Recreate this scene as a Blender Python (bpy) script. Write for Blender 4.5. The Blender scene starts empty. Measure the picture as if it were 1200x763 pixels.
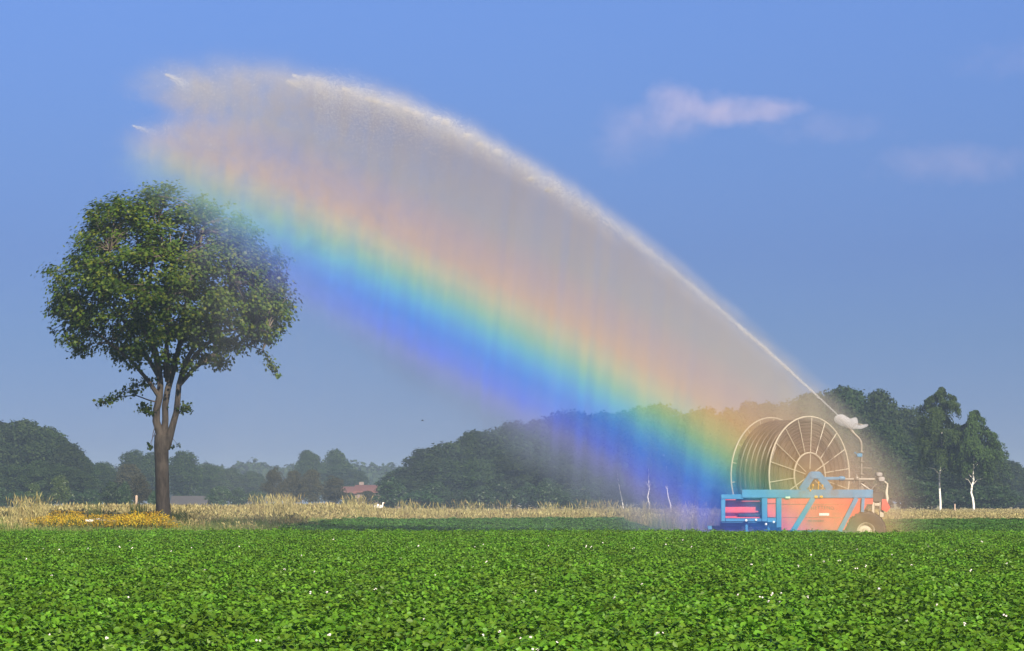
# Rural field with a travelling hose-reel irrigator, its spray and the rainbow in it.
import bpy, math, random
import numpy as np
from mathutils import Vector, Matrix, Quaternion

random.seed(7)
RNG = np.random.default_rng(7)
SC = bpy.context.scene
COL = SC.collection
PI = math.pi

# ------------------------------------------------------------------ lens and the survey of the place
F = 3150.0            # focal length in photo pixels (photo is 1200 wide)
HOR = 588.0           # horizon row
EYE = 1.5             # eye height in metres


def at(px, py, d):
    """the point of the place that lies d metres ahead of the standpoint in that direction"""
    return Vector(((px - 600.0) / F * d, d, EYE + (HOR - py) / F * d))


def ss(t):
    t = min(1.0, max(0.0, t))
    return t * t * (3 - 2 * t)


def ground(x, y):
    h = 0.15 * ss((y - 84) / 60.0)
    h += 0.33 * ss((-6.2 - x) / 3.0) * ss((y - 86) / 8.0) * (1 - 0.8 * ss((y - 140) / 120.0))
    h += 0.05 * math.sin(x * 0.23 + 1.0) * math.sin(y * 0.11) * ss((y - 90) / 30.0)
    return h


# antisolar point and sun: the bow in the photograph fixes both (41.7 deg for green)
A_AZ, A_EL = math.radians(-21.75), math.radians(-32.5)
SUN = Vector((-math.sin(A_AZ) * math.cos(A_EL), -math.cos(A_AZ) * math.cos(A_EL), -math.sin(A_EL)))


# ------------------------------------------------------------------ small helpers
def tag(o, label=None, cat=None, group=None, kind=None):
    if label: o['label'] = label
    if cat: o['category'] = cat
    if group: o['group'] = group
    if kind: o['kind'] = kind
    return o


def empty(name, loc=(0, 0, 0), rz=0.0):
    o = bpy.data.objects.new(name, None)
    o.location = loc
    o.rotation_euler = (0, 0, rz)
    COL.objects.link(o)
    return o


def link(name, me, mat=None, parent=None, loc=None):
    o = bpy.data.objects.new(name, me)
    if mat is not None and len(me.materials) == 0:
        me.materials.append(mat)
    COL.objects.link(o)
    if parent is not None: o.parent = parent
    if loc is not None: o.location = loc
    return o


def mesh_np(name, V, Fc, mat=None, smooth=False):
    """mesh from an (n,3) array and an (m,k) index array"""
    V = np.asarray(V, np.float32); Fc = np.asarray(Fc, np.int32)
    me = bpy.data.meshes.new(name)
    me.vertices.add(len(V)); me.vertices.foreach_set('co', V.ravel())
    m, k = Fc.shape
    me.loops.add(m * k); me.loops.foreach_set('vertex_index', Fc.ravel())
    me.polygons.add(m)
    me.polygons.foreach_set('loop_start', np.arange(0, m * k, k, dtype=np.int32))
    if smooth:
        me.polygons.foreach_set('use_smooth', np.ones(m, bool))
    me.update(calc_edges=True)
    me.validate()
    if mat is not None: me.materials.append(mat)
    return me


class MB:
    """collects boxes, bars, tubes, lathes; build() links them as ONE mesh object"""
    def __init__(s):
        s.v, s.f, s.sm = [], [], []

    def add(s, v, f, smooth=False):
        b = len(s.v)
        s.v += [tuple(p) for p in v]
        s.f += [tuple(b + i for i in q) for q in f]
        s.sm += [smooth] * len(f)
        return s

    def box(s, x0, x1, y0, y1, z0, z1, bev=0.012):
        bev = min(bev, (x1 - x0) * .3, (y1 - y0) * .3, (z1 - z0) * .3)
        import bmesh
        bm = bmesh.new()
        r = bmesh.ops.create_cube(bm, size=1)
        for v in bm.verts:
            v.co = Vector((x0 if v.co.x < 0 else x1, y0 if v.co.y < 0 else y1, z0 if v.co.z < 0 else z1))
        if bev > 0.0005:
            bmesh.ops.bevel(bm, geom=list(bm.edges), offset=bev, segments=1, affect='EDGES', profile=.5)
        bm.verts.index_update()
        s.add([v.co.copy() for v in bm.verts], [[v.index for v in f.verts] for f in bm.faces])
        bm.free()
        return s

    def prism(s, poly, y0, y1):
        """polygon in x,z (counter-clockwise seen from -y) extruded from y0 to y1"""
        n = len(poly)
        v = [(x, y0, z) for x, z in poly] + [(x, y1, z) for x, z in poly]
        f = [list(range(n)), list(range(2 * n - 1, n - 1, -1))]
        f += [[i, n + i, n + (i + 1) % n, (i + 1) % n] for i in range(n)]
        return s.add(v, f)

    def bar(s, a, b, w, t, y_hint=Vector((0, 1, 0))):
        """square bar from a to b, w across and t along y_hint"""
        a, b = Vector(a), Vector(b)
        d = (b - a).normalized()
        u = d.cross(y_hint).normalized() * w / 2
        n = u.cross(d).normalized() * t / 2
        c = [a - u - n, a + u - n, a + u + n, a - u + n, b - u - n, b + u - n, b + u + n, b - u + n]
        return s.add(c, [(0, 1, 2, 3), (7, 6, 5, 4), (0, 4, 5, 1), (1, 5, 6, 2), (2, 6, 7, 3), (3, 7, 4, 0)])

    def tube(s, pts, radii, n=8, caps=True):
        pts = [Vector(p) for p in pts]
        if not hasattr(radii, '__len__'): radii = [radii] * len(pts)
        vs, fs = [], []
        ref = None
        for i, p in enumerate(pts):
            t = (pts[min(i + 1, len(pts) - 1)] - pts[max(i - 1, 0)]).normalized()
            if ref is None:
                ref = t.orthogonal().normalized()
            u = (ref - t * ref.dot(t))
            u = u.normalized() if u.length > 1e-6 else t.orthogonal().normalized()
            ref = u
            w = t.cross(u)
            for k in range(n):
                a = 2 * PI * k / n
                vs.append(p + (u * math.cos(a) + w * math.sin(a)) * radii[i])
        for i in range(len(pts) - 1):
            for k in range(n):
                fs.append((i * n + k, i * n + (k + 1) % n, (i + 1) * n + (k + 1) % n, (i + 1) * n + k))
        if caps:
            fs.append(tuple(range(n - 1, -1, -1)))
            e = (len(pts) - 1) * n
            fs.append(tuple(range(e, e + n)))
        return s.add(vs, fs, True)

    def ring(s, c, axis, R, r, nu=64, nv=8):
        c, axis = Vector(c), Vector(axis).normalized()
        u = axis.orthogonal().normalized(); w = axis.cross(u)
        vs, fs = [], []
        for i in range(nu):
            a = 2 * PI * i / nu
            d = u * math.cos(a) + w * math.sin(a)
            for k in range(nv):
                b = 2 * PI * k / nv
                vs.append(c + d * (R + r * math.cos(b)) + axis * (r * math.sin(b)))
        for i in range(nu):
            for k in range(nv):
                fs.append((i * nv + k, ((i + 1) % nu) * nv + k, ((i + 1) % nu) * nv + (k + 1) % nv, i * nv + (k + 1) % nv))
        return s.add(vs, fs, True)

    def lathe(s, c, axis, prof, n=40, caps=True):
        """profile of (radius, along axis) turned round axis"""
        c, axis = Vector(c), Vector(axis).normalized()
        u = axis.orthogonal().normalized(); w = axis.cross(u)
        vs, fs = [], []
        for r, h in prof:
            for k in range(n):
                a = 2 * PI * k / n
                vs.append(c + axis * h + (u * math.cos(a) + w * math.sin(a)) * max(r, 1e-4))
        for i in range(len(prof) - 1):
            for k in range(n):
                fs.append((i * n + k, i * n + (k + 1) % n, (i + 1) * n + (k + 1) % n, (i + 1) * n + k))
        if caps:
            fs.append(tuple(range(n - 1, -1, -1)))
            e = (len(prof) - 1) * n
            fs.append(tuple(range(e, e + n)))
        return s.add(vs, fs, True)

    def mesh(s, name, mat=None):
        me = bpy.data.meshes.new(name)
        me.from_pydata(s.v, [], s.f)
        me.polygons.foreach_set('use_smooth', np.array(s.sm, bool))
        me.update()
        if mat is not None: me.materials.append(mat)
        try: me.set_sharp_from_angle(angle=math.radians(40))
        except Exception: pass
        return me

    def build(s, name, mat=None, parent=None, loc=None):
        return link(name, s.mesh(name, mat), None, parent, loc)


# ------------------------------------------------------------------ materials
class G:
    """a terse node-tree writer"""
    def __init__(s, nt):
        s.nt = nt; nt.nodes.clear()

    def n(s, typ, **kw):
        nd = s.nt.nodes.new(typ)
        for k, v in kw.items(): setattr(nd, k, v)
        return nd

    def put(s, sock, v):
        if v is None: return
        if hasattr(v, 'is_output'): s.nt.links.new(v, sock)
        else: sock.default_value = v

    def m(s, op, a, b=None, c=None, clamp=False):
        nd = s.n('ShaderNodeMath', operation=op, use_clamp=clamp)
        for i, v in enumerate((a, b, c)): s.put(nd.inputs[i], v)
        return nd.outputs[0]

    def ssf(s, x, lo, hi, a=0.0, b=1.0):
        nd = s.n('ShaderNodeMapRange', interpolation_type='SMOOTHSTEP')
        s.put(nd.inputs[0], x)
        for i, v in zip((1, 2, 3, 4), (lo, hi, a, b)): s.put(nd.inputs[i], v)
        return nd.outputs[0]

    def lin(s, x, lo, hi, a=0.0, b=1.0):
        nd = s.n('ShaderNodeMapRange')
        s.put(nd.inputs[0], x)
        for i, v in zip((1, 2, 3, 4), (lo, hi, a, b)): s.put(nd.inputs[i], v)
        return nd.outputs[0]

    def noise(s, vec, scale=1.0, detail=3.0, rough=.5, dist=0.0):
        nd = s.n('ShaderNodeTexNoise')
        s.put(nd.inputs['Vector'], vec)
        nd.inputs['Scale'].default_value = scale
        nd.inputs['Detail'].default_value = detail
        nd.inputs['Roughness'].default_value = rough
        nd.inputs['Distortion'].default_value = dist
        return nd.outputs[0]

    def ramp(s, fac, stops, interp='LINEAR'):
        nd = s.n('ShaderNodeValToRGB')
        cr = nd.color_ramp; cr.interpolation = interp
        while len(cr.elements) < len(stops): cr.elements.new(1.0)
        for e, (p, c) in zip(cr.elements, stops):
            e.position = p; e.color = (*c, 1) if len(c) == 3 else c
        s.put(nd.inputs[0], fac)
        return nd.outputs[0]

    def mix(s, fac, a, b, mode='MIX'):
        nd = s.n('ShaderNodeMix', data_type='RGBA', blend_type=mode)
        s.put(nd.inputs[0], fac)
        s.put(nd.inputs[6], (*a, 1) if isinstance(a, tuple) and len(a) == 3 else a)
        s.put(nd.inputs[7], (*b, 1) if isinstance(b, tuple) and len(b) == 3 else b)
        return nd.outputs[2]


def new_mat(name):
    m = bpy.data.materials.new(name); m.use_nodes = True
    g = G(m.node_tree)
    g.out = g.n('ShaderNodeOutputMaterial')
    return m, g


def leaf_mat(name, cols, rough=.5, trans=.28, spec=.3, island=True, coat=None):
    """foliage: colour differs from leaf to leaf and from plant to plant; part of the light goes through"""
    m, g = new_mat(name)
    r = g.n('ShaderNodeNewGeometry').outputs['Random Per Island'] if island else g.n('ShaderNodeObjectInfo').outputs['Random']
    c = g.ramp(r, [(i / max(1, len(cols) - 1), k) for i, k in enumerate(cols)])
    oi = g.n('ShaderNodeObjectInfo').outputs['Random']
    hsv = g.n('ShaderNodeHueSaturation')
    g.put(hsv.inputs['Color'], c)
    g.put(hsv.inputs['Value'], g.lin(oi, 0, 1, .72, 1.28))
    g.put(hsv.inputs['Hue'], g.lin(oi, 0, 1, .488, .512))
    c = hsv.outputs[0]
    p = g.n('ShaderNodeBsdfPrincipled')
    g.put(p.inputs['Base Color'], c); p.inputs['Roughness'].default_value = rough
    p.inputs['Specular IOR Level'].default_value = spec
    t = g.n('ShaderNodeBsdfTranslucent')
    g.put(t.inputs['Color'], g.mix(.5, c, (.9, 1.0, .3), 'MULTIPLY'))
    mx = g.n('ShaderNodeMixShader'); mx.inputs[0].default_value = trans
    g.nt.links.new(p.outputs[0], mx.inputs[1]); g.nt.links.new(t.outputs[0], mx.inputs[2])
    g.nt.links.new(mx.outputs[0], g.out.inputs[0])
    return m


def plain(name, col, rough=.5, metal=0.0, var=.15, scale=6.0, spec=.4, dirt=None, bump=0.0, bscale=30.0):
    m, g = new_mat(name)
    tc = g.n('ShaderNodeTexCoord').outputs['Object']
    nz = g.noise(tc, scale, 5, .6)
    c = g.mix(g.lin(nz, .3, .7, 0, 1), tuple(k * (1 - var) for k in col), tuple(min(1, k * (1 + var)) for k in col))
    if dirt:
        c = g.mix(g.ssf(g.noise(tc, scale * .6, 6, .7), .52, .75, 0, .75), c, dirt)
    p = g.n('ShaderNodeBsdfPrincipled')
    g.put(p.inputs['Base Color'], c)
    g.put(p.inputs['Roughness'], g.lin(nz, .3, .7, rough * .8, min(1, rough * 1.2)))
    p.inputs['Metallic'].default_value = metal
    p.inputs['Specular IOR Level'].default_value = spec
    if bump:
        b = g.n('ShaderNodeBump'); b.inputs['Strength'].default_value = bump; b.inputs['Distance'].default_value = .02
        g.put(b.inputs['Height'], g.noise(tc, bscale, 4, .6)); g.nt.links.new(b.outputs[0], p.inputs['Normal'])
    g.nt.links.new(p.outputs[0], g.out.inputs[0])
    return m


M = {}
M['potato'] = leaf_mat('potato_leaf', [(.055, .13, .008), (.078, .175, .010), (.098, .21, .012), (.125, .245, .016), (.084, .175, .012)], rough=.5, trans=.30, spec=.25)
M['far_potato'] = leaf_mat('far_crop_leaf', [(.04, .10, .012), (.055, .13, .016), (.075, .16, .02), (.05, .12, .016)], rough=.5, trans=.2)  # duller copy of the potato leaf: the mist's dulling is put into its colour
M['potato_stem'] = plain('potato_stem', (.09, .17, .04), .6)
M['petal'] = plain('petal_white', (.66, .60, .58), .6)
M['maple'] = leaf_mat('maple_leaf', [(.035, .08, .008), (.06, .125, .010), (.085, .155, .012), (.125, .19, .014), (.20, .23, .02)], rough=.5, trans=.44)
M['wood_leaf'] = leaf_mat('wood_leaf', [(.012, .026, .009), (.019, .036, .011), (.026, .044, .012), (.034, .052, .014)], trans=.15, rough=.75, spec=.08)
M['wood_brown'] = leaf_mat('wood_leaf_brownish', [(.034, .034, .015), (.044, .042, .018), (.054, .05, .02)], trans=.15, rough=.75, spec=.08)
M['bright_leaf'] = leaf_mat('shrub_leaf', [(.04, .075, .012), (.055, .095, .013), (.07, .115, .016)], trans=.2)
M['dark_leaf'] = leaf_mat('bush_leaf', [(.014, .035, .008), (.02, .045, .01), (.03, .058, .012)], trans=.15)
M['birch_leaf'] = leaf_mat('birch_leaf', [(.022, .042, .010), (.032, .054, .012), (.042, .064, .014)], trans=.2, rough=.7, spec=.1)
M['straw'] = leaf_mat('dry_grass', [(.24, .20, .08), (.31, .26, .105), (.39, .33, .15), (.27, .20, .08)], rough=.7, trans=.3)
M['green_grass'] = leaf_mat('green_grass', [(.085, .14, .028), (.13, .18, .038), (.20, .22, .055), (.07, .12, .025)], rough=.6, trans=.3)
M['yellow'] = leaf_mat('yellow_bloom', [(.36, .22, .006), (.46, .31, .012), (.30, .16, .005)], rough=.7, trans=.2)
M['weed'] = leaf_mat('weed_leaf', [(.05, .08, .02), (.08, .11, .03), (.11, .12, .04)], trans=.2)


def bark_mat(name, c0, c1, sx=9, sz=2.2):
    m, g = new_mat(name)
    mp = g.n('ShaderNodeMapping'); mp.inputs['Scale'].default_value = (sx, sx, sz)
    g.put(mp.inputs[0], g.n('ShaderNodeTexCoord').outputs['Object'])
    a = g.noise(mp.outputs[0], 1.0, 6, .65)
    b = g.noise(g.n('ShaderNodeTexCoord').outputs['Object'], .9, 3, .5)
    c = g.mix(g.lin(a, .3, .7), c0, c1)
    c = g.mix(g.ssf(b, .5, .68, 0, .6), c, tuple(k * 1.5 for k in c1))
    p = g.n('ShaderNodeBsdfPrincipled'); g.put(p.inputs['Base Color'], c); p.inputs['Roughness'].default_value = .85
    bp = g.n('ShaderNodeBump'); bp.inputs['Strength'].default_value = .7; bp.inputs['Distance'].default_value = .03
    g.put(bp.inputs['Height'], a); g.nt.links.new(bp.outputs[0], p.inputs['Normal'])
    g.nt.links.new(p.outputs[0], g.out.inputs[0])
    return m


M['bark'] = bark_mat('maple_bark', (.035, .027, .02), (.125, .098, .075), 11, 2.6)
M['dark_bark'] = bark_mat('wood_bark', (.03, .026, .02), (.08, .065, .05))


def birch_bark():
    m, g = new_mat('birch_bark')
    tc = g.n('ShaderNodeTexCoord').outputs['Object']
    mp = g.n('ShaderNodeMapping'); mp.inputs['Scale'].default_value = (1.2, 1.2, 5.0); g.put(mp.inputs[0], tc)
    a = g.noise(mp.outputs[0], 1.3, 4, .7)
    c = g.mix(g.ssf(a, .56, .64), (.78, .74, .68), (.07, .06, .05))
    p = g.n('ShaderNodeBsdfPrincipled'); g.put(p.inputs['Base Color'], c); p.inputs['Roughness'].default_value = .7
    g.nt.links.new(p.outputs[0], g.out.inputs[0])
    return m


M['birch_bark'] = birch_bark()
M['blue'] = plain('blue_paint', (.05, .20, .36), .4, 0, .12, 4, dirt=(.12, .13, .13))
M['red'] = plain('red_paint', (.64, .085, .06), .45, 0, .10, 3, dirt=(.36, .09, .07))
M['cream'] = plain('galvanised_cream', (.43, .38, .30), .45, 0, .1, 5)
M['pipe_metal'] = plain('galvanised_pipe', (.22, .19, .16), .45, .2, .15, 8)
M['hose'] = plain('hose_plastic', (.055, .042, .033), .42, 0, .25, 3, spec=.35, dirt=(.12, .085, .06))
M['dark_metal'] = plain('dark_metal', (.05, .045, .04), .5, .2, .25, 5, dirt=(.12, .09, .06))
M['rubber'] = plain('tyre_rubber', (.035, .032, .03), .75, 0, .25, 8, dirt=(.11, .09, .06), bump=.3)
M['white'] = plain('white_sticker', (.82, .82, .80), .5)
M['ink'] = plain('faded_ink', (.16, .05, .05), .6)
M['lamp_amber'] = plain('amber_reflector', (.8, .42, .03), .3)
M['lamp_green'] = plain('pale_reflector', (.6, .8, .55), .3)
M['grey_box'] = plain('pale_grey_paint', (.28, .25, .24), .5)
M['roof_red'] = plain('roof_tiles', (.14, .058, .045), .8, 0, .25, 3)
M['brick'] = plain('house_brick', (.20, .15, .13), .85, 0, .2, 3)
M['roof_grey'] = plain('roof_grey', (.055, .05, .05), .8, 0, .2, 2)
M['post'] = plain('weathered_wood', (.42, .30, .22), .85, 0, .25, 8)
M['glass_dark'] = plain('dark_window', (.03, .035, .04), .15)
M['plume'] = plain('white_feathers', (.85, .80, .72), .8)
M['feather_dark'] = plain('dark_feathers', (.02, .02, .025), .8)
M['beak'] = plain('orange_beak', (.6, .22, .03), .5)
M['water'] = plain('white_water', (.62, .62, .64), .35, 0, .03, 6, spec=.5)


def ground_mat():
    m, g = new_mat('field_soil_and_grass')
    P = g.n('ShaderNodeNewGeometry').outputs['Position']
    sx = g.n('ShaderNodeSeparateXYZ'); g.put(sx.inputs[0], P)
    fine = g.noise(P, 3.0, 6, .65); big = g.noise(P, .06, 4, .55)
    soil = g.mix(fine, (.035, .025, .016), (.10, .07, .045))
    lane = g.mix(fine, (.06, .075, .022), (.14, .14, .045))
    dry = g.mix(g.lin(g.noise(P, 1.2, 5, .6), .3, .7), (.16, .15, .045), (.36, .26, .11))
    far = g.mix(g.ssf(big, .45, .6), (.38, .28, .13), (.13, .17, .045))
    y = sx.outputs[1]
    c = g.mix(g.ssf(y, 80, 83), soil, lane)
    c = g.mix(g.ssf(y, 128, 138), c, dry)
    c = g.mix(g.ssf(y, 230, 420), c, far)
    p = g.n('ShaderNodeBsdfPrincipled'); g.put(p.inputs['Base Color'], c); p.inputs['Roughness'].default_value = .95
    p.inputs['Specular IOR Level'].default_value = .1
    b = g.n('ShaderNodeBump'); b.inputs['Strength'].default_value = .6; b.inputs['Distance'].default_value = .08
    g.put(b.inputs['Height'], fine); g.nt.links.new(b.outputs[0], p.inputs['Normal'])
    g.nt.links.new(p.outputs[0], g.out.inputs[0])
    return m


# ------------------------------------------------------------------ ground sheet
def axis_steps(stops):
    out = []
    for a, b, n in stops:
        out += list(np.linspace(a, b, n, endpoint=False))
    return out + [stops[-1][1]]


gx = axis_steps([(-1750, -400, 6), (-400, -70, 12), (-70, 70, 70), (70, 400, 12), (400, 1750, 6)])
gy = axis_steps([(-250, 5, 6), (5, 84, 20), (84, 150, 33), (150, 420, 30), (420, 1750, 12)])
V = np.array([(x, y, ground(x, y)) for y in gy for x in gx])
nx = len(gx)
Fc = np.array([(j * nx + i, j * nx + i + 1, (j + 1) * nx + i + 1, (j + 1) * nx + i) for j in range(len(gy) - 1) for i in range(nx - 1)])
tag(link('ground', mesh_np('ground', V, Fc, ground_mat(), True)), kind='structure',
    label='flat farmland ground of soil, grass verge and stubble', cat='ground')


# ------------------------------------------------------------------ scatter (for stuff only): one object whose points carry plants
def scatter(name, pts, rot, scl, idx, sources, mats_note=None):
    """one object: every point carries one of the source plants (geometry nodes, allowed for stuff)"""
    col = bpy.data.collections.new(name + '_kinds')
    for k, me in enumerate(sources):
        o = bpy.data.objects.new('%s_%02d' % (name, k), me); col.objects.link(o)
    me = bpy.data.meshes.new(name)
    n = len(pts)
    me.vertices.add(n); me.vertices.foreach_set('co', np.asarray(pts, np.float32).ravel())
    a = me.attributes.new('rot', 'FLOAT_VECTOR', 'POINT'); a.data.foreach_set('vector', np.asarray(rot, np.float32).ravel())
    a = me.attributes.new('scl', 'FLOAT_VECTOR', 'POINT'); a.data.foreach_set('vector', np.asarray(scl, np.float32).ravel())
    a = me.attributes.new('idx', 'INT', 'POINT'); a.data.foreach_set('value', np.asarray(idx, np.int32))
    me.update()
    o = link(name, me)
    nt = bpy.data.node_groups.new(name, 'GeometryNodeTree')
    nt.interface.new_socket('Geometry', in_out='INPUT', socket_type='NodeSocketGeometry')
    nt.interface.new_socket('Geometry', in_out='OUTPUT', socket_type='NodeSocketGeometry')
    N = nt.nodes
    gi, go = N.new('NodeGroupInput'), N.new('NodeGroupOutput')
    ci = N.new('GeometryNodeCollectionInfo')
    ci.inputs['Collection'].default_value = col
    ci.inputs['Separate Children'].default_value = True
    ci.inputs['Reset Children'].default_value = True
    ip = N.new('GeometryNodeInstanceOnPoints')
    ip.inputs['Pick Instance'].default_value = True
    L = nt.links
    L.new(gi.outputs[0], ip.inputs['Points']); L.new(ci.outputs[0], ip.inputs['Instance'])
    for nm, ty, sock in (('rot', 'FLOAT_VECTOR', 'Rotation'), ('scl', 'FLOAT_VECTOR', 'Scale'), ('idx', 'INT', 'Instance Index')):
        na = N.new('GeometryNodeInputNamedAttribute'); na.data_type = ty
        na.inputs['Name'].default_value = nm
        L.new(na.outputs['Attribute'], ip.inputs[sock])
    L.new(ip.outputs[0], go.inputs[0])
    md = o.modifiers.new('scatter', 'NODES'); md.node_group = nt
    return o


def leaf_fans(C, N, T, size, aspect, shape):
    """many leaves: centre C, normal N, long axis T (n,3 each); shape = list of (along, across, lift) outline points"""
    N = N / np.linalg.norm(N, axis=1)[:, None]
    T = T - N * (T * N).sum(1)[:, None]
    T /= np.linalg.norm(T, axis=1)[:, None] + 1e-9
    B = np.cross(N, T)
    k = len(shape); n = len(C)
    V = np.zeros((n, k, 3), np.float32)
    for i, (a, b, l) in enumerate(shape):
        V[:, i] = C + T * (a * size)[:, None] + B * (b * size * aspect)[:, None] + N * (l * size)[:, None]
    return V


def unit(n, rng):
    v = rng.normal(size=(n, 3)); return v / np.linalg.norm(v, axis=1)[:, None]


# ------------------------------------------------------------------ potato crop
LEAFLET = [(-.5, 0, 0), (-.15, .34, .07), (.2, .30, .07), (.5, 0, -.05), (.2, -.30, .07), (-.15, -.34, .07)]


def potato_plant(seed, detail=1.0, leaf='potato'):
    rng = np.random.default_rng(seed)
    Cs, Ns, Ts, Sz = [], [], [], []
    nl = int(52 * detail)
    for i in range(nl):
        az = rng.uniform(0, 2 * PI)
        lean = rng.uniform(.05, 1.0)
        h = .34 + .26 * (1 - lean ** 2) * rng.uniform(.75, 1.1) - .08 * rng.random()
        r0 = .05 + .24 * lean
        base = np.array([math.cos(az) * r0, math.sin(az) * r0, h])
        d = np.array([math.cos(az), math.sin(az), rng.uniform(-.35, .35)])
        ln = rng.uniform(.12, .20)
        side = np.array([-math.sin(az), math.cos(az), 0])
        up = np.array([0, 0, 1.0])
        for j in range(3):
            t = (j + .6) / 3.6
            droop = -.10 * t * t
            p = base + d * ln * t + up * droop
            for sg in (-1, 1):
                q = p + side * sg * .026 + d * .01
                Cs.append(q); Ns.append(up + side * sg * rng.uniform(-.1, .5) + rng.normal(size=3) * .42)
                Ts.append(side * sg * .9 + d * .5); Sz.append(rng.uniform(.034, .054))
        Cs.append(base + d * ln * 1.08 + up * -.10); Ns.append(up + d * .5 + rng.normal(size=3) * .4); Ts.append(d); Sz.append(rng.uniform(.042, .064))
    V = leaf_fans(np.array(Cs), np.array(Ns), np.array(Ts), np.array(Sz) * (1.0 if detail >= 1 else 1.25), 1.0, LEAFLET)
    n = len(V)
    F6 = np.arange(n * 6).reshape(n, 6)
    # fold along the midrib: two quads
    Fq = np.concatenate([F6[:, [0, 3, 2, 1]], F6[:, [0, 5, 4, 3]]])
    return mesh_np('potato_plant_%d' % seed, V.reshape(-1, 3), Fq, M[leaf])


def lumps(x, y):
    return math.sin(x * 1.9 + math.sin(y * .9) * 1.3) * math.sin(y * 1.3 + x * .4) * .5 + math.sin(x * .45 + 2) * math.sin(y * .37 + 1) * .5


def crop(name, y0, y1, xl, xr, step, rowgap, kinds, seed, hscale=1.0):
    rng = np.random.default_rng(seed)
    P, R, S, I = [], [], [], []
    y = y0
    while y < y1:
        x = xl(y) + rng.random() * step
        while x < xr(y):
            xx, yy = x + rng.normal() * .06, y + rng.normal() * .07
            s = (1 + .10 * lumps(xx, yy) + rng.normal() * .06) * hscale
            if not (yy > 79.6 and 5.2 < xx < 12.4):
                P.append((xx, yy, ground(xx, yy) + .02))
                R.append((rng.normal() * .10, rng.normal() * .10, rng.uniform(0, 2 * PI)))
                S.append((1.06, 1.06, s)); I.append(rng.integers(len(kinds)))
            x += step
        y += rowgap
    return scatter(name, P, R, S, I, kinds)


near_kinds = [potato_plant(i) for i in range(6)]
o = crop('potato_crop', 12.6, 83.6, lambda y: -(.195 * y + 10), lambda y: .195 * y + 10, .26, .37, near_kinds, 3)
tag(o, 'wide green potato crop filling the foreground, dotted with white flowers', 'potato crop', None, 'stuff')
POTATO = o
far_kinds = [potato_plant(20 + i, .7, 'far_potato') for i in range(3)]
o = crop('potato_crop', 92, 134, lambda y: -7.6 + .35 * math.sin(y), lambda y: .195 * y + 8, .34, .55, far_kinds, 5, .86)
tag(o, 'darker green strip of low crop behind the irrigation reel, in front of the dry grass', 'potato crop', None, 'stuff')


# white potato flowers: parts of the near crop
def flower_mesh(seed):
    rng = np.random.default_rng(seed)
    v, f = [], []
    for hd in range(3 + seed % 3):
        c = Vector((rng.normal() * .022, rng.normal() * .022, rng.normal() * .012))
        nrm = Vector((rng.normal() * .4, -.8 + rng.normal() * .3, .7)).normalized()
        t = nrm.orthogonal().normalized(); b = nrm.cross(t)
        i0 = len(v); v.append(c + nrm * .002)
        for k in range(10):
            a = 2 * PI * k / 10; r = .022 if k % 2 == 0 else .013
            v.append(c + (t * math.cos(a) + b * math.sin(a)) * r + nrm * (.004 if k % 2 == 0 else 0))
        f += [(i0, i0 + 1 + k, i0 + 1 + (k + 1) % 10) for k in range(10)]
    me = bpy.data.meshes.new('potato_flower'); me.from_pydata(v, [], f); me.update()
    me.materials.append(M['petal'])
    return me


flw = [flower_mesh(i) for i in range(4)]
SPOTS = [(566, 745), (585, 740), (608, 747), (621, 746), (653, 753), (624, 761), (629, 761), (497, 725), (770, 742), (776, 742), (864, 697), (890, 699),
         (905, 696), (915, 695), (900, 705), (914, 705), (947, 699), (1062, 728), (1097, 709), (1176, 720), (1131, 731), (69, 644), (60, 674), (103, 643), (58, 745),
         (125, 748), (385, 744), (300, 750), (364, 694), (383, 694), (368, 670), (200, 646), (340, 668), (353, 651), (333, 667), (1002, 666), (1015, 663), (1068, 662),
         (965, 658), (982, 657), (936, 663), (862, 642), (877, 641), (880, 661), (800, 633), (706, 636), (718, 640), (741, 643), (556, 641), (566, 638), (490, 640),
         (470, 655), (570, 658), (541, 664), (555, 664), (628, 692), (687, 640), (780, 638), (810, 641), (1005, 644), (1088, 640), (1045, 650), (950, 650), (1150, 634),
         (1180, 660), (1120, 645), (30, 655), (140, 640), (155, 642), (224, 642), (240, 668), (280, 640), (1138, 668), (1030, 690), (690, 660), (720, 700), (440, 690), (150, 700)]
while len(SPOTS) < 88:
    SPOTS.append((random.uniform(5, 1195), 630 + 60 * random.random() ** 1.8))
for i, (px, py) in enumerate(SPOTS):
    d = max(15, (EYE - .64) * F / (py - HOR)); d = min(d, 82)
    p = at(px, py, d)
    fo = link('flower', flw[i % 4], None, POTATO)
    fo.location = p; fo.rotation_euler = (random.gauss(0, .3), random.gauss(0, .3), random.gauss(0, .5))
    fo.scale = (.30 + d * .005,) * 3


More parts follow.
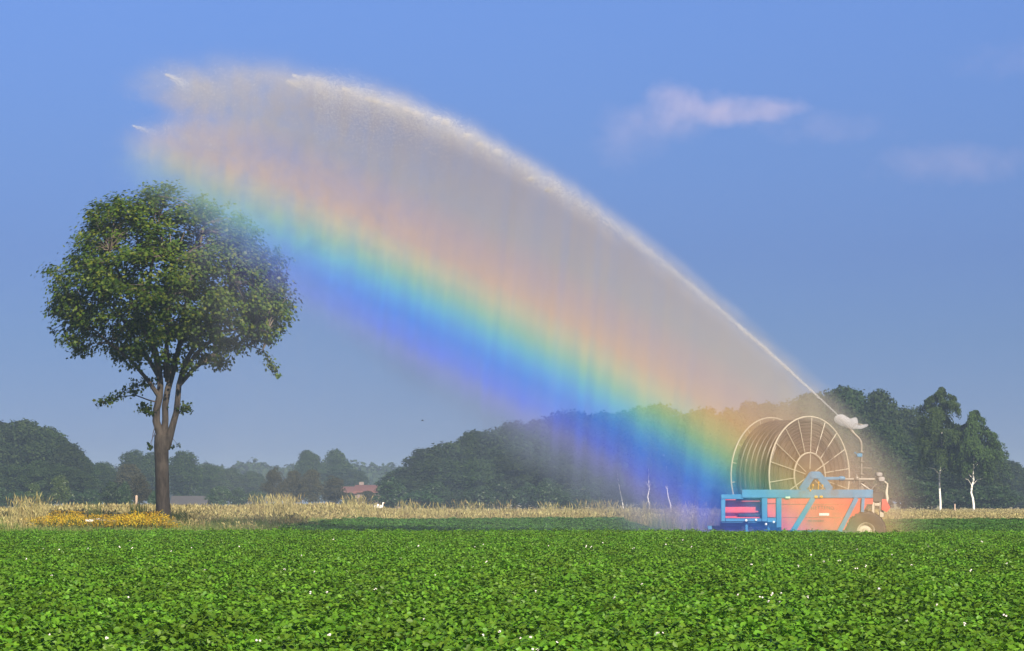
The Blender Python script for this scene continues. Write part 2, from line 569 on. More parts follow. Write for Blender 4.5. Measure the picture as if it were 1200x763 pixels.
# ------------------------------------------------------------------ dry grass, verge plants
def tuft(seed, n, h, spread, w, mat, heads=True):
    rng = np.random.default_rng(seed)
    v, f = [], []
    for i in range(n):
        a = rng.uniform(0, 2 * PI); r = spread * math.sqrt(rng.random())
        b = Vector((r * math.cos(a), r * math.sin(a), 0))
        hh = h * rng.uniform(.55, 1.1)
        lean = Vector((rng.normal() * .16, rng.normal() * .16, 1)) * hh
        fa = rng.uniform(0, PI); s = Vector((math.cos(fa), math.sin(fa), 0)) * w * rng.uniform(.6, 1.2)
        m = b + lean * .55 + Vector((0, 0, .04 * hh))
        t = b + lean + Vector((rng.normal(), rng.normal(), 0)) * .08 * hh
        i0 = len(v)
        if heads and rng.random() < .6:
            hd = b + lean * .82
            v += [b - s * .4, b + s * .4, hd + s * .3, hd - s * .3, hd + (t - hd) * .4 + s * 1.1, t, hd + (t - hd) * .4 - s * 1.1]
            f += [(i0, i0 + 1, i0 + 2, i0 + 3), (i0 + 3, i0 + 2, i0 + 4, i0 + 5), (i0 + 3, i0 + 5, i0 + 6)]
        else:
            v += [b - s * .5, b + s * .5, m + s * .5, m - s * .5, t]
            f += [(i0, i0 + 1, i0 + 2, i0 + 3), (i0 + 3, i0 + 2, i0 + 4)]
    me = bpy.data.meshes.new('tuft'); me.from_pydata(v, [], f); me.update(); me.materials.append(mat)
    return me


gr_kinds = [tuft(i, 26, .80, .34, .022, M['straw']) for i in range(3)] + [tuft(10 + i, 26, .62, .34, .022, M['green_grass'], False) for i in range(3)]


def grass(name, y0, y1, xl, xr, dens, hfun, greenfun, seed):
    rng = np.random.default_rng(seed)
    n = int(dens * sum((xr(y) - xl(y)) for y in np.linspace(y0, y1, 40)) / 40 * (y1 - y0))
    P, R, S, I = [], [], [], []
    while len(P) < n:
        y = rng.uniform(y0, y1); a, b = xl(y), xr(y)
        x = rng.uniform(xl(y1) if False else a, b)
        P.append((x, y, ground(x, y)))
        R.append((0, 0, rng.uniform(0, 2 * PI)))
        s = hfun(x, y) * rng.uniform(.75, 1.2)
        S.append((1 + .2 * s, 1 + .2 * s, s))
        I.append(rng.integers(3) + (3 if rng.random() < greenfun(x, y) else 0))
    return scatter(name, P, R, S, I, gr_kinds)


def wob(x, y, k=1.0):
    return .5 + .5 * math.sin(x * .31 * k + math.sin(y * .21 * k) * 2) * math.sin(y * .17 * k + x * .11 + 1)


def h_verge(x, y):
    return .50 + .30 * wob(x, y) - .20 * ss((102 - y) / 5)


o = grass('dry_grass', 96.8, 136, lambda y: -(.195 * y + 8), lambda y: -7.7 + .4 * math.sin(y * 2), 13, h_verge, lambda x, y: (.78 if y < 122 else .45) + .25 * wob(x * 1.7, y * .6), 11)
tag(o, 'tall dry yellow grass on the verge around the lone tree', 'grass', None, 'stuff')


def h_mid(x, y):
    px = 600 + x / y * F
    base = .52 + .5 * ss((620 - abs(px - 560)) / 160) * .5
    if px > 1000: base = .45
    return base + .25 * wob(x * 2, y, 1.3)


o = grass('dry_grass', 134, 178, lambda y: -(.195 * y + 10), lambda y: .195 * y + 12, 7, h_mid, lambda x, y: .36 + .4 * wob(x, y * 2), 12)
tag(o, 'band of straw coloured dry grass between the far crop strip and the wood', 'grass', None, 'stuff')
o = grass('dry_grass', 178, 300, lambda y: -(.195 * y + 10), lambda y: .195 * y + 12, 2.2, lambda x, y: .5 + .2 * wob(x, y), lambda x, y: .12 + .25 * wob(x, y * .5), 13)
tag(o, 'pale ripe grass field reaching back to the foot of the distant trees', 'grass', None, 'stuff')
# short lane grass round the machine
lane_kinds = [tuft(40 + i, 22, .26, .32, .018, M['green_grass'], False) for i in range(3)]
rng = np.random.default_rng(33)
P = []
for _ in range(5200):
    y = rng.uniform(80.5, 94.5); x = rng.uniform(-(.195 * y + 5), .195 * y + 5)
    if y < 84 and not (4.8 < x < 12.8): y = rng.uniform(84, 94.5)
    P.append((x, y, ground(x, y)))
o = scatter('lane_grass', P, [(0, 0, rng.uniform(0, 6.28)) for _ in P], [(1, 1, rng.uniform(.7, 1.5)) for _ in P], rng.integers(0, 3, len(P)), lane_kinds)
tag(o, 'short green grass on the lane the irrigation reel stands on', 'grass', None, 'stuff')

# a few taller clumps of pale grass that stand above the rest
tall = [tuft(60 + i, 30, 1.15, .45, .02, M['straw']) for i in range(3)]
P = []
for (pa, pb, n, d0, d1) in ((295, 345, 34, 128, 140), (405, 440, 26, 136, 150), (465, 500, 12, 138, 150), (500, 830, 75, 136, 160), (20, 50, 14, 97, 106)):
    for _ in range(n):
        d = rng.uniform(d0, d1); px = rng.uniform(pa, pb); x = (px - 600) / F * d
        P.append((x, d, ground(x, d)))
o = scatter('reed_grass', P, [(0, 0, rng.uniform(0, 6.28)) for _ in P], [(1, 1, rng.uniform(.8, 1.3)) for _ in P], rng.integers(0, 3, len(P)), tall)
tag(o, 'tallest pale feathery grass stalks rising above the dry grass', 'grass', None, 'stuff')


def flowering(seed, n, h, spread, stem_mat, head_mat, hs, umbel=False):
    """several stalks with flower heads: two materials in one plant mesh"""
    rng = np.random.default_rng(seed)
    v, f, mi = [], [], []
    for i in range(n):
        a = rng.uniform(0, 2 * PI); r = spread * math.sqrt(rng.random())
        b = Vector((r * math.cos(a), r * math.sin(a), 0)); hh = h * rng.uniform(.6, 1.1)
        t = b + Vector((rng.normal() * .08, rng.normal() * .08, hh))
        s = Vector((.007, .003, 0)); i0 = len(v)
        v += [b - s, b + s, t + s * .6, t - s * .6]; f.append((i0, i0 + 1, i0 + 2, i0 + 3)); mi.append(0)
        for k in range(7):
            q = b + (t - b) * rng.uniform(.15, .85); d = Vector((rng.normal(), rng.normal(), .5)).normalized() * .09
            e = d.cross(Vector((0, 0, 1))).normalized() * .016; i0 = len(v)
            v += [q, q + d * .5 + e, q + d, q + d * .5 - e]; f.append((i0, i0 + 1, i0 + 2, i0 + 3)); mi.append(0)
        for k in range(11 if not umbel else 16):
            if umbel:
                q = t + Vector((rng.normal() * hs, rng.normal() * hs, rng.normal() * .008))
                d1, d2 = Vector((.014, 0, .002)), Vector((0, .012, .01))
            else:
                q = t + Vector((rng.normal() * hs, rng.normal() * hs, -abs(rng.normal()) * hs * 1.2))
                d1 = Vector(rng.normal(size=3)).normalized() * .022; d2 = d1.cross(Vector(rng.normal(size=3))).normalized() * .018
            i0 = len(v)
            v += [q - d1, q - d2, q + d1, q + d2]; f.append((i0, i0 + 1, i0 + 2, i0 + 3)); mi.append(1)
    me = bpy.data.meshes.new('flowering'); me.from_pydata(v, [], f)
    me.materials.append(stem_mat); me.materials.append(head_mat)
    me.polygons.foreach_set('material_index', np.array(mi, np.int32)); me.update()
    return me


yk = [flowering(i, 7, .58, .22, M['weed'], M['yellow'], .055) for i in range(4)]
P, S = [], []
for (pa, pb, n, d0, d1, sc) in ((58, 106, 46, 96.5, 101, 1.2), (112, 190, 110, 95.0, 98.5, 1.05), (150, 192, 45, 96, 99, 1.2), (186, 205, 14, 95, 96.5, .7), (30, 60, 12, 96, 102, 1.0)):
    for _ in range(n):
        d = rng.uniform(d0, d1); x = (rng.uniform(pa, pb) - 600) / F * d
        P.append((x, d, ground(x, d))); S.append((1, 1, sc * rng.uniform(.75, 1.15)))
o = scatter('yellow_wildflowers', P, [(0, 0, rng.uniform(0, 6.28)) for _ in P], S, rng.integers(0, 4, len(P)), yk)
tag(o, 'patch of golden yellow wildflowers at the foot of the lone tree', 'wildflowers', None, 'stuff')
wk = [tuft(80 + i, 22, .8, .3, .03, M['weed'], False) for i in range(3)]
P, S = [], []
for (pa, pb, n, d0, d1, sc) in ((176, 216, 30, 105.5, 109, 1.15), (200, 216, 16, 103, 105, 1.0), (160, 166, 6, 104, 107, 1.5), (110, 114, 3, 101, 103, 1.5), (440, 470, 8, 134, 138, .7)):
    for _ in range(n):
        d = rng.uniform(d0, d1); x = (rng.uniform(pa, pb) - 600) / F * d
        P.append((x, d, ground(x, d))); S.append((1, 1, sc * rng.uniform(.7, 1.15)))
o = scatter('dark_weeds', P, [(0, 0, rng.uniform(0, 6.28)) for _ in P], S, rng.integers(0, 3, len(P)), wk)
tag(o, 'dark green weeds growing round the foot of the lone tree trunk', 'weeds', None, 'stuff')
uk = flowering(91, 3, .5, .22, M['weed'], M['petal'], .038, True)
for i, (px, d) in enumerate(((104, 94.9), (111, 94.6), (120, 95.0), (127, 94.8), (114, 94.4))):
    x = (px - 600) / F * d
    fo = link('umbel_flower', uk if i == 0 else uk, None, None, (x, d, ground(x, d)))
    fo.rotation_euler.z = i * 1.3; fo.scale = (1, 1, .95 + .07 * (i % 3))
    tag(fo, 'small white umbel flower at the crop edge below the left yellow blooms', 'wildflower', 'white umbel flowers at the crop edge')


# ------------------------------------------------------------------ trees
KITE = [(-.5, 0, 0), (-.05, .42, .06), (.5, .05, 0), (.05, -.42, .06)]


def crown_mesh(name, seed, H, R, base, nl, per, size, mat, top_bias=.25, squash=1.0):
    rng = np.random.default_rng(seed)
    hz = (H - base) / 2; cz = base + hz
    Cs, Ns, Sz = [], [], []
    for i in range(nl):
        d = unit(1, rng)[0]
        k = rng.uniform(.35, .80)
        w = 1 - .25 * max(0, d[2])
        lr = R * rng.uniform(.17, .38)
        c = np.array([d[0] * R * k * w, d[1] * R * k * w, cz + d[2] * (hz - lr * .8) * rng.uniform(.6, 1.0) * squash])
        c[2] = min(c[2], H - lr * .85)
        c[2] = max(c[2], base + lr * .5)
        n = int(per * (lr / R / .32) ** 2)
        u = unit(n, rng); u[:, 2] = np.where(u[:, 2] < -.3, -u[:, 2], u[:, 2])
        rr = rng.normal(1.0, .16, n)
        p = c + u * (lr * rr)[:, None] * np.array([1, 1, .85])
        Cs.append(p); Ns.append(u * .8 + rng.normal(size=(n, 3)) * .5 + np.array([0, 0, .35])); Sz.append(rng.uniform(.7, 1.3, n) * size)
    # loose inner leaves that close the view through the middle
    n = per * nl // 5
    u = unit(n, rng) * (rng.random(n) ** .4)[:, None]
    Cs.append(np.array([0, 0, cz]) + u * np.array([R * .8, R * .8, hz * .88])); Ns.append(unit(n, rng)); Sz.append(np.full(n, size * 1.2))
    C, N, S = np.concatenate(Cs), np.concatenate(Ns), np.concatenate(Sz)
    Vv = leaf_fans(C, N, unit(len(C), rng), S, 1.0, KITE)
    return mesh_np(name, Vv.reshape(-1, 3), np.arange(len(C) * 4).reshape(-1, 4), mat)


def trunk_mesh(name, seed, H, r, mat, wav=.02):
    rng = np.random.default_rng(seed)
    b = MB()
    n = 9
    pts = [Vector((rng.normal() * wav * H * .3 * (i > 0), rng.normal() * wav * H * .3 * (i > 0), H * i / (n - 1))) for i in range(n)]
    b.tube(pts, [r * (1.35 if i == 0 else 1 - .8 * i / (n - 1)) for i in range(n)], 9)
    for k in range(6):
        i = 3 + k % 4; a = rng.uniform(0, 6.28)
        p = pts[i]; q = p + Vector((math.cos(a), math.sin(a), .8)) * H * .16
        b.tube([p, (p + q) / 2 + Vector((0, 0, .1)), q], [r * .4, r * .28, r * .1], 6)
    return b.mesh(name, mat)


TREES = {}


def tree_kind(key, H, R, base, nl, per, size, leaf, bark, tr, seeds, squash=1.0):
    TREES[key] = [(crown_mesh(key + '_crown', s, H, R, base, nl, per, size, leaf, squash=squash), trunk_mesh(key + '_trunk', s, H * .75, tr, bark), H, R) for s in seeds]


tree_kind('broadleaf', 15, 4.8, 1.4, 46, 300, .36, M['wood_leaf'], M['dark_bark'], .26, (1, 2, 3, 4, 5))
tree_kind('brownish', 12, 4.6, 1.2, 30, 240, .34, M['wood_brown'], M['dark_bark'], .24, (11, 12))
tree_kind('bush', 4.0, 2.0, .1, 22, 150, .2, M['dark_leaf'], M['dark_bark'], .08, (21, 22, 23))
tree_kind('shrub', 4.5, 1.9, .5, 20, 130, .2, M['bright_leaf'], M['dark_bark'], .08, (31, 32))


def plant_tree(name, key, px, d, top, label, cat, group=None, width=None, base_py=None, pick=None):
    vs = TREES[key]; cm, tm, H, R = vs[(pick if pick is not None else random.randrange(len(vs)))]
    x = (px - 600) / F * d
    z = ground(x, d)
    h = EYE + (HOR - top) / F * d - z
    o = empty(name, (x, d, z - .03), random.uniform(0, 6.28))
    s = h / H
    w = s if width is None else (width / F * d / 2) / R
    o.scale = (w, w, s)
    link('crown', cm, None, o); link('trunk', tm, None, o)
    tag(o, label, cat, group)
    return o


def prof(tab, px):
    for (a, ya), (b, yb) in zip(tab, tab[1:]):
        if a <= px <= b: return ya + (yb - ya) * (px - a) / (b - a)
    return tab[0][1] if px < tab[0][0] else tab[-1][1]


# the long wood behind the reel
WOOD = [(455, 560), (468, 545), (490, 528), (520, 514), (560, 500), (600, 490), (640, 486), (690, 477), (740, 472), (800, 472), (850, 476), (880, 466), (920, 458),
        (960, 451), (1020, 450), (1044, 458), (1056, 474), (1080, 484), (1100, 486), (1150, 505), (1172, 530), (1200, 545)]
L_WOOD = 'dark broadleaf tree crowded into the long misty wood behind the irrigation reel'
G_WOOD = 'trees of the long wood behind the reel'
px = 478
while px < 1160:
    plant_tree('broadleaf_tree', 'broadleaf', px + random.uniform(-5, 5), random.uniform(332, 345), prof(WOOD, px) + random.uniform(-4, 6), L_WOOD, 'tree', G_WOOD, random.uniform(74, 96))
    px += 25
px = 472
while px < 1150:
    lo = prof(WOOD, px)
    plant_tree('broadleaf_tree', 'broadleaf', px + random.uniform(-6, 6), random.uniform(310, 322), lo + (590 - lo) * random.uniform(.18, .42), L_WOOD, 'tree', G_WOOD, random.uniform(66, 90))
    px += 33
L_UND = 'low dark bush under the trees at the edge of the long misty wood'
px = 462
while px < 1175:
    plant_tree('bush', 'bush', px + random.uniform(-6, 6), random.uniform(300, 308), random.uniform(556, 574), L_UND, 'bush', 'bushes along the foot of the long wood', random.uniform(44, 60))
    px += 26
# wood at the right edge, farther away
for px, top in ((1166, 528), (1180, 536), (1196, 548), (1216, 540), (1238, 538), (1176, 560), (1205, 566)):
    plant_tree('broadleaf_tree', 'broadleaf', px, random.uniform(400, 430), top, 'dark tree of the farther wood at the right edge beyond the birches', 'tree', 'trees of the farther wood right of the birches', random.uniform(52, 70))
for px in (1158, 1172, 1187, 1200, 1214, 1230):
    plant_tree('bush', 'bush', px, random.uniform(385, 392), random.uniform(572, 580), 'low dark bush at the foot of the farther wood at the right edge', 'bush', 'bushes along the foot of the farther right wood', random.uniform(30, 40))
# left wood
LEFTW = [(-60, 490), (0, 486), (40, 488), (62, 497), (82, 513), (98, 530), (108, 548)]
L_LW = 'tall dark tree of the dense wood at the left edge behind the dry field'
for px, w, dx in ((-52, 88, 0), (-24, 84, 0), (2, 92, 8), (30, 88, 0), (56, 84, 6), (80, 62, 0), (97, 44, 4)):
    plant_tree('broadleaf_tree', 'broadleaf', px, 372 + dx, prof(LEFTW, px) + random.uniform(-1, 5), L_LW, 'tree', 'trees of the dense left wood', w)
for px in (-40, -12, 16, 44, 70, 92):
    plant_tree('broadleaf_tree', 'broadleaf', px, 352, random.uniform(532, 548), L_LW, 'tree', 'trees of the dense left wood', random.uniform(52, 66))
for px in (-30, 0, 22, 50, 84, 104):
    plant_tree('bush', 'bush', px, 342, random.uniform(568, 576), 'low dark bush at the foot of the dense left wood', 'bush', 'bushes along the foot of the left wood', 42)
# trees between the left wood and the lone tree and beyond it
T = 'broadleaf_tree'
plant_tree(T, 'broadleaf', 118, 415, 539, 'dim blue green tree just right of the dense left wood', 'tree', None, 46)
plant_tree(T, 'broadleaf', 128, 402, 546, 'shorter dim tree between the dense left wood and the dark bush', 'tree', None, 40)
plant_tree(T, 'broadleaf', 157, 450, 524, 'round topped hazy tree behind the brownish tree left of the lone trunk', 'tree', None, 50)
plant_tree(T, 'broadleaf', 178, 452, 526, 'hazy tree directly behind the lone tree trunk', 'tree', None, 52)
plant_tree(T, 'brownish', 153, 380, 541, 'brownish tree left of the lone tree trunk above the bushes', 'tree', None, 46)
plant_tree(T, 'broadleaf', 216, 440, 525, 'round hazy tree just right of the lone tree trunk', 'tree', None, 54)
plant_tree(T, 'broadleaf', 247, 470, 541, 'lower hazy tree right of the round one beside the lone trunk', 'tree', None, 50)
plant_tree(T, 'broadleaf', 270, 480, 546, 'pale hazy tree halfway between lone trunk and orchard trees', 'tree', None, 46)
plant_tree(T, 'broadleaf', 296, 480, 550, 'pale hazy tree close left of the orchard trees', 'tree', None, 44)
plant_tree(T, 'broadleaf', 362, 500, 525, 'left of two tall round hazy trees behind the orchard trees', 'tree', None, 46)
plant_tree(T, 'broadleaf', 393, 500, 523, 'right of two tall round hazy trees behind the orchard trees', 'tree', None, 48)
plant_tree(T, 'broadleaf', 416, 495, 548, 'hazy tree sloping down from the two tall trees to the red roof', 'tree', None, 40)
plant_tree('orchard_tree', 'brownish', 322, 330, 546, 'first small olive orchard tree standing behind the tall pale grass', 'tree', None, 34)
plant_tree('orchard_tree', 'brownish', 345, 334, 549, 'second small olive orchard tree, between two others', 'tree', None, 34)
plant_tree('orchard_tree', 'brownish', 364, 332, 548, 'third small olive orchard tree with a dark trunk', 'tree', None, 32)
plant_tree('orchard_tree', 'brownish', 391, 338, 556, 'fourth small olive orchard tree, nearest the red roof', 'tree', None, 38)
plant_tree('orchard_tree', 'brownish', 432, 352, 574, 'small olive tree growing in front of the red roofed farmhouse', 'tree', None, 26)
for i, (px, top, w) in enumerate(((410, 577, 26), (300, 572, 30), (455, 578, 24), (258, 566, 34), (280, 570, 30))):
    plant_tree('bush', 'bush', px, 345, top, 'low hazy bush on the far side of the dry field, centre left', 'bush', 'low bushes beyond the dry field', w)
plant_tree('bush', 'bush', 132, 300, 562, 'large dark green bush standing left of the lone tree trunk', 'bush', None, 34, pick=0)
plant_tree('bush', 'bush', 146, 296, 564, 'rounded bush joined to the right side of the large dark one', 'bush', None, 24, pick=1)
plant_tree('brownish_bush', 'brownish', 164, 310, 555, 'olive brown bush with spreading top between dark bush and lone trunk', 'bush', None, 34)
plant_tree('bush', 'bush', 181, 292, 572, 'small dark bush touching the left side of the lone tree trunk', 'bush', None, 18, pick=2)
plant_tree('shrub', 'shrub', 40, 318, 563, 'smaller bright green shrub in front of the dense left wood', 'shrub', None, 24, pick=0)
plant_tree('shrub', 'shrub', 70, 314, 555, 'larger bright green shrub in front of the dense left wood', 'shrub', None, 32, pick=1)

# far wood closing the view
rng = np.random.default_rng(77)
Cs, Ns, Sz = [], [], []
for i in range(420):
    x = -200 + 345 * i / 419 + rng.normal() * 1.0
    y = 800 + rng.uniform(-15, 25)
    h = (HOR - 544) / F * 800 + 1.5 + rng.normal() * .55 + .6 * math.sin(i * .31)
    n = 300
    u = unit(n, rng); u[:, 2] = np.abs(u[:, 2])
    p = np.array([x, y, 0]) + u * np.array([2.6, 2.6, 0]) + np.array([0, 0, 1]) * (h * (.12 + .88 * np.sqrt(rng.random(n)) * (.55 + .45 * u[:, 2])))[:, None]
    Cs.append(p); Ns.append(u + rng.normal(size=(n, 3)) * .4); Sz.append(rng.uniform(1.0, 1.9, n))
C = np.concatenate(Cs)
Vv = leaf_fans(C, np.concatenate(Ns), unit(len(C), rng), np.concatenate(Sz), 1.0, KITE)
tag(link('distant_wood', mesh_np('distant_wood', Vv.reshape(-1, 3), np.arange(len(C) * 4).reshape(-1, 4), M['wood_leaf'])),
    'blue hazy line of far woodland closing the horizon left of centre', 'woodland', None, 'stuff')


# birches
def birch_crown(name, seed, H, R, base, n_str):
    rng = np.random.default_rng(seed)
    Cs, Ns, Ts, Sz = [], [], [], []
    nb = 30
    br = []
    for i in range(nb):
        t = (i + .5) / nb
        br.append((t, 2.4 * i + rng.normal() * .4, R * (math.sin(PI * min(1, (1 - t) * .70 + .06)) ** .9) * rng.uniform(.65, 1.15)))
    for i in range(n_str):
        t, a, env = br[rng.integers(nb)]
        f = rng.random() ** .7
        a += rng.normal() * .16
        z = base + 1.4 + (H - base - 1.4) * t + .5 * f * (1 - f) * 2 - .15 * f
        r = env * f
        ln = rng.uniform(.6, 2.2) * (1 - .65 * t) * (.5 + .5 * f)
        n = int(8 + ln * 13)
        k = np.linspace(0, 1, n)
        p = np.stack([r * math.cos(a) * (1 + .1 * k) + rng.normal(size=n) * .09, r * math.sin(a) * (1 + .1 * k) + rng.normal(size=n) * .09, z - ln * k + rng.normal(size=n) * .05], 1)
        Cs.append(p); Ns.append(np.array([math.cos(a), math.sin(a), .3]) + rng.normal(size=(n, 3)) * .6)
        Ts.append(np.tile([0, 0, -1.0], (n, 1)) + rng.normal(size=(n, 3)) * .4); Sz.append(rng.uniform(.13, .24, n))
    C = np.concatenate(Cs)
    Vv = leaf_fans(C, np.concatenate(Ns), np.concatenate(Ts), np.concatenate(Sz), .85, KITE)
    return mesh_np(name, Vv.reshape(-1, 3), np.arange(len(C) * 4).reshape(-1, 4), M['birch_leaf'])


def birch(px, d, top, trunk_px, R, base_frac, wav, label, seed, r=.17, ns=520):
    x = (px - 600) / F * d; z = ground(x, d)
    H = EYE + (HOR - top) / F * d - z
    o = empty('birch_tree', (x, d, z - .02))
    rng = np.random.default_rng(seed)
    pts, rad = [], []
    for i, (dx, py) in enumerate(trunk_px):
        pts.append(Vector((dx / F * d, 0, max(-.02, EYE + (HOR - py) / F * d - z)))); rad.append(r * (1 - .7 * i / (len(trunk_px) - 1)))
    b = MB(); b.tube(pts, rad, 8)
    for k in range(7):
        p = pts[len(pts) // 2 + k % max(1, len(pts) // 2 - 0)] if len(pts) // 2 + k % max(1, len(pts) // 2) < len(pts) else pts[-1]
        a = rng.uniform(0, 6.28); q = p + Vector((math.cos(a) * R * .4, math.sin(a) * R * .4, .7))
        b.tube([p, (p + q) / 2 + Vector((0, 0, .25)), q], [.03, .02, .008], 4)
    b.build('trunk', M['birch_bark'], o)
    link('crown', birch_crown('birch_crown', seed, H, R, H * base_frac, ns), None, o)
    tag(o, label, 'birch tree')
    return o


birch(1102, 270, 455, [(0, 600), (0, 588), (-1, 572), (-1, 556), (1, 545), (1, 525), (2, 505)], 2.9, .36, .1, 'taller birch with straight white trunk and pointed drooping crown right of the reel', 3, .12, 1500)
birch(1140, 268, 482, [(1, 602), (1, 592), (0, 584), (-2, 577), (-1, 569), (1, 562), (0, 550), (1, 535), (0, 520)], 2.7, .33, .2, 'shorter birch with bright wavy white trunk at the right end of the wood', 4, .13, 1300)
birch(760, 296, 512, [(0, 604), (1, 592), (-1, 582), (1, 572), (0, 560), (0, 535)], 1.7, .35, .1, 'slim birch with white trunk under the bow, at the edge of the misty wood', 5, .09, 330)
birch(785, 298, 520, [(0, 604), (1, 592), (-2, 582), (-3, 575), (-4, 560), (-4, 540)], 1.6, .35, .1, 'forked slim birch with thin pale trunk just left of the reel machine', 6, .08, 300)
birch(729, 300, 522, [(2, 604), (1, 592), (-1, 582), (-3, 572), (-5, 560), (-6, 545)], 1.5, .35, .1, 'faint leaning birch with greyish trunk, leftmost of the birches in the mist', 7, .08, 280)


# ------------------------------------------------------------------ the lone maple
def maple():
    d = 105.0
    x0 = (192 - 600) / F * d
    z0 = ground(x0, d)
    k = d / F
    root = empty('maple_tree', (x0, d, z0 - .05))
    tag(root, 'lone round crowned maple tree with thick forked trunk in the dry grass', 'tree')

    def L(px, py, y=0.0):            # local point
        return Vector(((px - 192) * k, y, EYE + (HOR - py) * k - z0))

    b = MB()
    b.tube([L(193, 622), L(192, 612), L(191.5, 600), L(190.5, 580), L(190, 560), L(189.5, 540), L(189, 522), L(189, 508)],
           [.40, .33, .295, .275, .27, .275, .29, .27], 14)
    # left stem, inner left stem and right stem
    b.tube([L(190, 522), L(187, 505), L(183, 492), L(183.5, 478), L(187, 464), L(188, 450), L(186, 430), L(180, 400), L(172, 360), L(165, 315)],
           [.20, .165, .15, .14, .135, .125, .13, .105, .075, .035], 12)
    b.tube([L(190, 520, .05), L(192.5, 505, .05), L(193.5, 490, .08), L(193, 474, .1), L(196, 455, .15), L(204, 425, .3), L(213, 385, .4), L(220, 335, .5), L(224, 290, .5)],
           [.17, .145, .125, .125, .125, .11, .09, .075, .03], 10)
    b.tube([L(194, 524), L(199, 510, -.05), L(203, 496, -.08), L(207, 482, -.1), L(208.5, 468, -.1), L(210, 450, -.1), L(216, 428, -.2), L(230, 402, -.3), L(250, 370, -.4), L(268, 330, -.5)],
           [.19, .155, .13, .12, .115, .105, .09, .08, .055, .03], 12)
    rng = np.random.default_rng(5)
    limbs = [[L(187, 464), L(175, 445, -.3), L(155, 420, -.8), L(125, 395, -1.3), L(95, 370, -1.6)],
             [L(186, 440), L(170, 415, .5), L(145, 380, 1.2), L(115, 340, 1.8), L(95, 310, 2.0)],
             [L(184, 420), L(170, 380, -1), L(150, 330, -1.8), L(130, 280, -2.0)],
             [L(210, 450), L(225, 430, .6), L(255, 405, 1.2), L(295, 375, 1.6), L(325, 350, 1.8)],
             [L(212, 440), L(232, 415, -.8), L(265, 390, -1.6), L(305, 385, -2.0), L(325, 395, -2.0)],
             [L(216, 425), L(235, 385, 1.0), L(265, 330, 2.0), L(290, 290, 2.4)],
             [L(196, 445), L(200, 400, -1.2), L(208, 350, -2.4), L(215, 295, -3.0)],
             [L(194, 440), L(190, 390, 1.4), L(185, 330, 2.6), L(180, 280, 3.0)],
             [L(213, 385), L(225, 330, -.6), L(240, 275, -.8), L(245, 240, -.8)],
             [L(180, 400), L(172, 340, .4), L(180, 280, .3), L(190, 235, .2)],
             [L(186, 470), L(176, 468, -.1), L(160, 462, -.2), L(140, 464, -.3), L(122, 470, -.4)],
             [L(250, 405, 0), L(285, 402, -.6), L(310, 410, -.8), L(322, 430, -.8)],
             [L(183, 494), L(178, 484, -.1), L(170, 478, -.2)], [L(208, 484), L(213, 480, -.2), L(218, 477, -.2)]]
    pool = []
    for li, l in enumerate(limbs):
        n = len(l)
        r0 = .10 if n > 3 and li < 10 else .035
        b.tube(l, [r0 * (1 - .75 * i / (n - 1)) for i in range(n)], 7)
        for a, c in zip(l, l[1:]):
            for t in (0, .33, .66): pool.append(a.lerp(c, t))
    for p in ([L(172, 360), L(165, 315), L(220, 335, .5), L(224, 290, .5), L(250, 370, -.4), L(268, 330, -.5), L(213, 385, .4)]): pool.append(p)
    pool_np = np.array([tuple(p) for p in pool])
    # crown outline, in pixels round (203, 335)
    OUT = [(52, 315), (70, 305), (92, 275), (95, 245), (125, 232), (150, 222), (175, 213), (193, 212), (215, 222), (245, 232), (270, 238), (300, 262), (318, 285), (338, 310), (345, 335),
           (351, 360), (350, 378), (335, 388), (328, 402), (300, 400), (285, 415), (268, 432), (240, 425), (222, 440), (205, 442), (185, 445), (165, 432), (140, 438), (122, 415), (98, 412), (80, 415), (70, 400),
           (75, 380), (60, 370), (62, 345), (55, 330)]
    cx, cy = 203, 333
    ang = np.array([math.atan2(cy - y, x - cx) for x, y in OUT]); rad = np.array([math.hypot(x - cx, y - cy) for x, y in OUT])
    od = np.argsort(ang); ang, rad = ang[od], rad[od]
    angp = np.concatenate([ang - 2 * PI, ang, ang + 2 * PI]); radp = np.tile(rad, 3)
    D = 4.6
    cl = []
    while len(cl) < 860:
        u, w = rng.uniform(-1.05, 1.05, 2); yv = rng.uniform(-1, 1)
        pxx, pyy = u * 155, w * 125
        rmax = np.interp(math.atan2(pyy, pxx), angp, radp) * math.sqrt(max(0, 1 - yv * yv))
        q = math.hypot(pxx, pyy) / max(rmax, 1)
        if q > .97: continue
        shell = max(q, abs(yv))
        if rng.random() > .18 + .82 * shell ** 2.2: continue
        g = math.sin(pxx * .055 + yv * 4) * math.sin(pyy * .06 + yv * 3 + 1) * math.sin(pxx * .03 - pyy * .05)
        if g > .2 and rng.random() < .9: continue
        if pyy < -45 and rng.random() < .35: continue
        cl.append((pxx * k + (cx - 192) * k, yv * D, EYE + (HOR - cy) * k - z0 + pyy * k, .46))
    for px, py, yy, r in ((121, 471, -.4, .22), (130, 467, -.3, .28), (140, 463, -.3, .32), (150, 459, -.3, .34), (160, 456, -.2, .34), (168, 449, -.2, .34), (176, 444, -.1, .34), (156, 447, 0, .3),
                          (172, 476, -.2, .22), (176, 483, -.2, .2), (166, 473, -.2, .15), (215, 480, -.2, .16), (220, 477, -.2, .12),
                          (318, 425, -.8, .25), (324, 436, -.8, .22), (329, 441, -.8, .14), (311, 413, -.8, .28), (178, 524, -.25, .14), (176, 520, -.2, .1), (203, 523, -.1, .14), (209, 520, -.1, .1),
                          (193, 216, 0, .2), (200, 218, 0, .2), (238, 228, 0, .22), (268, 238, 0, .18), (325, 290, 0, .2), (57, 316, 0, .2), (62, 385, 0, .2), (340, 300, .2, .14)):
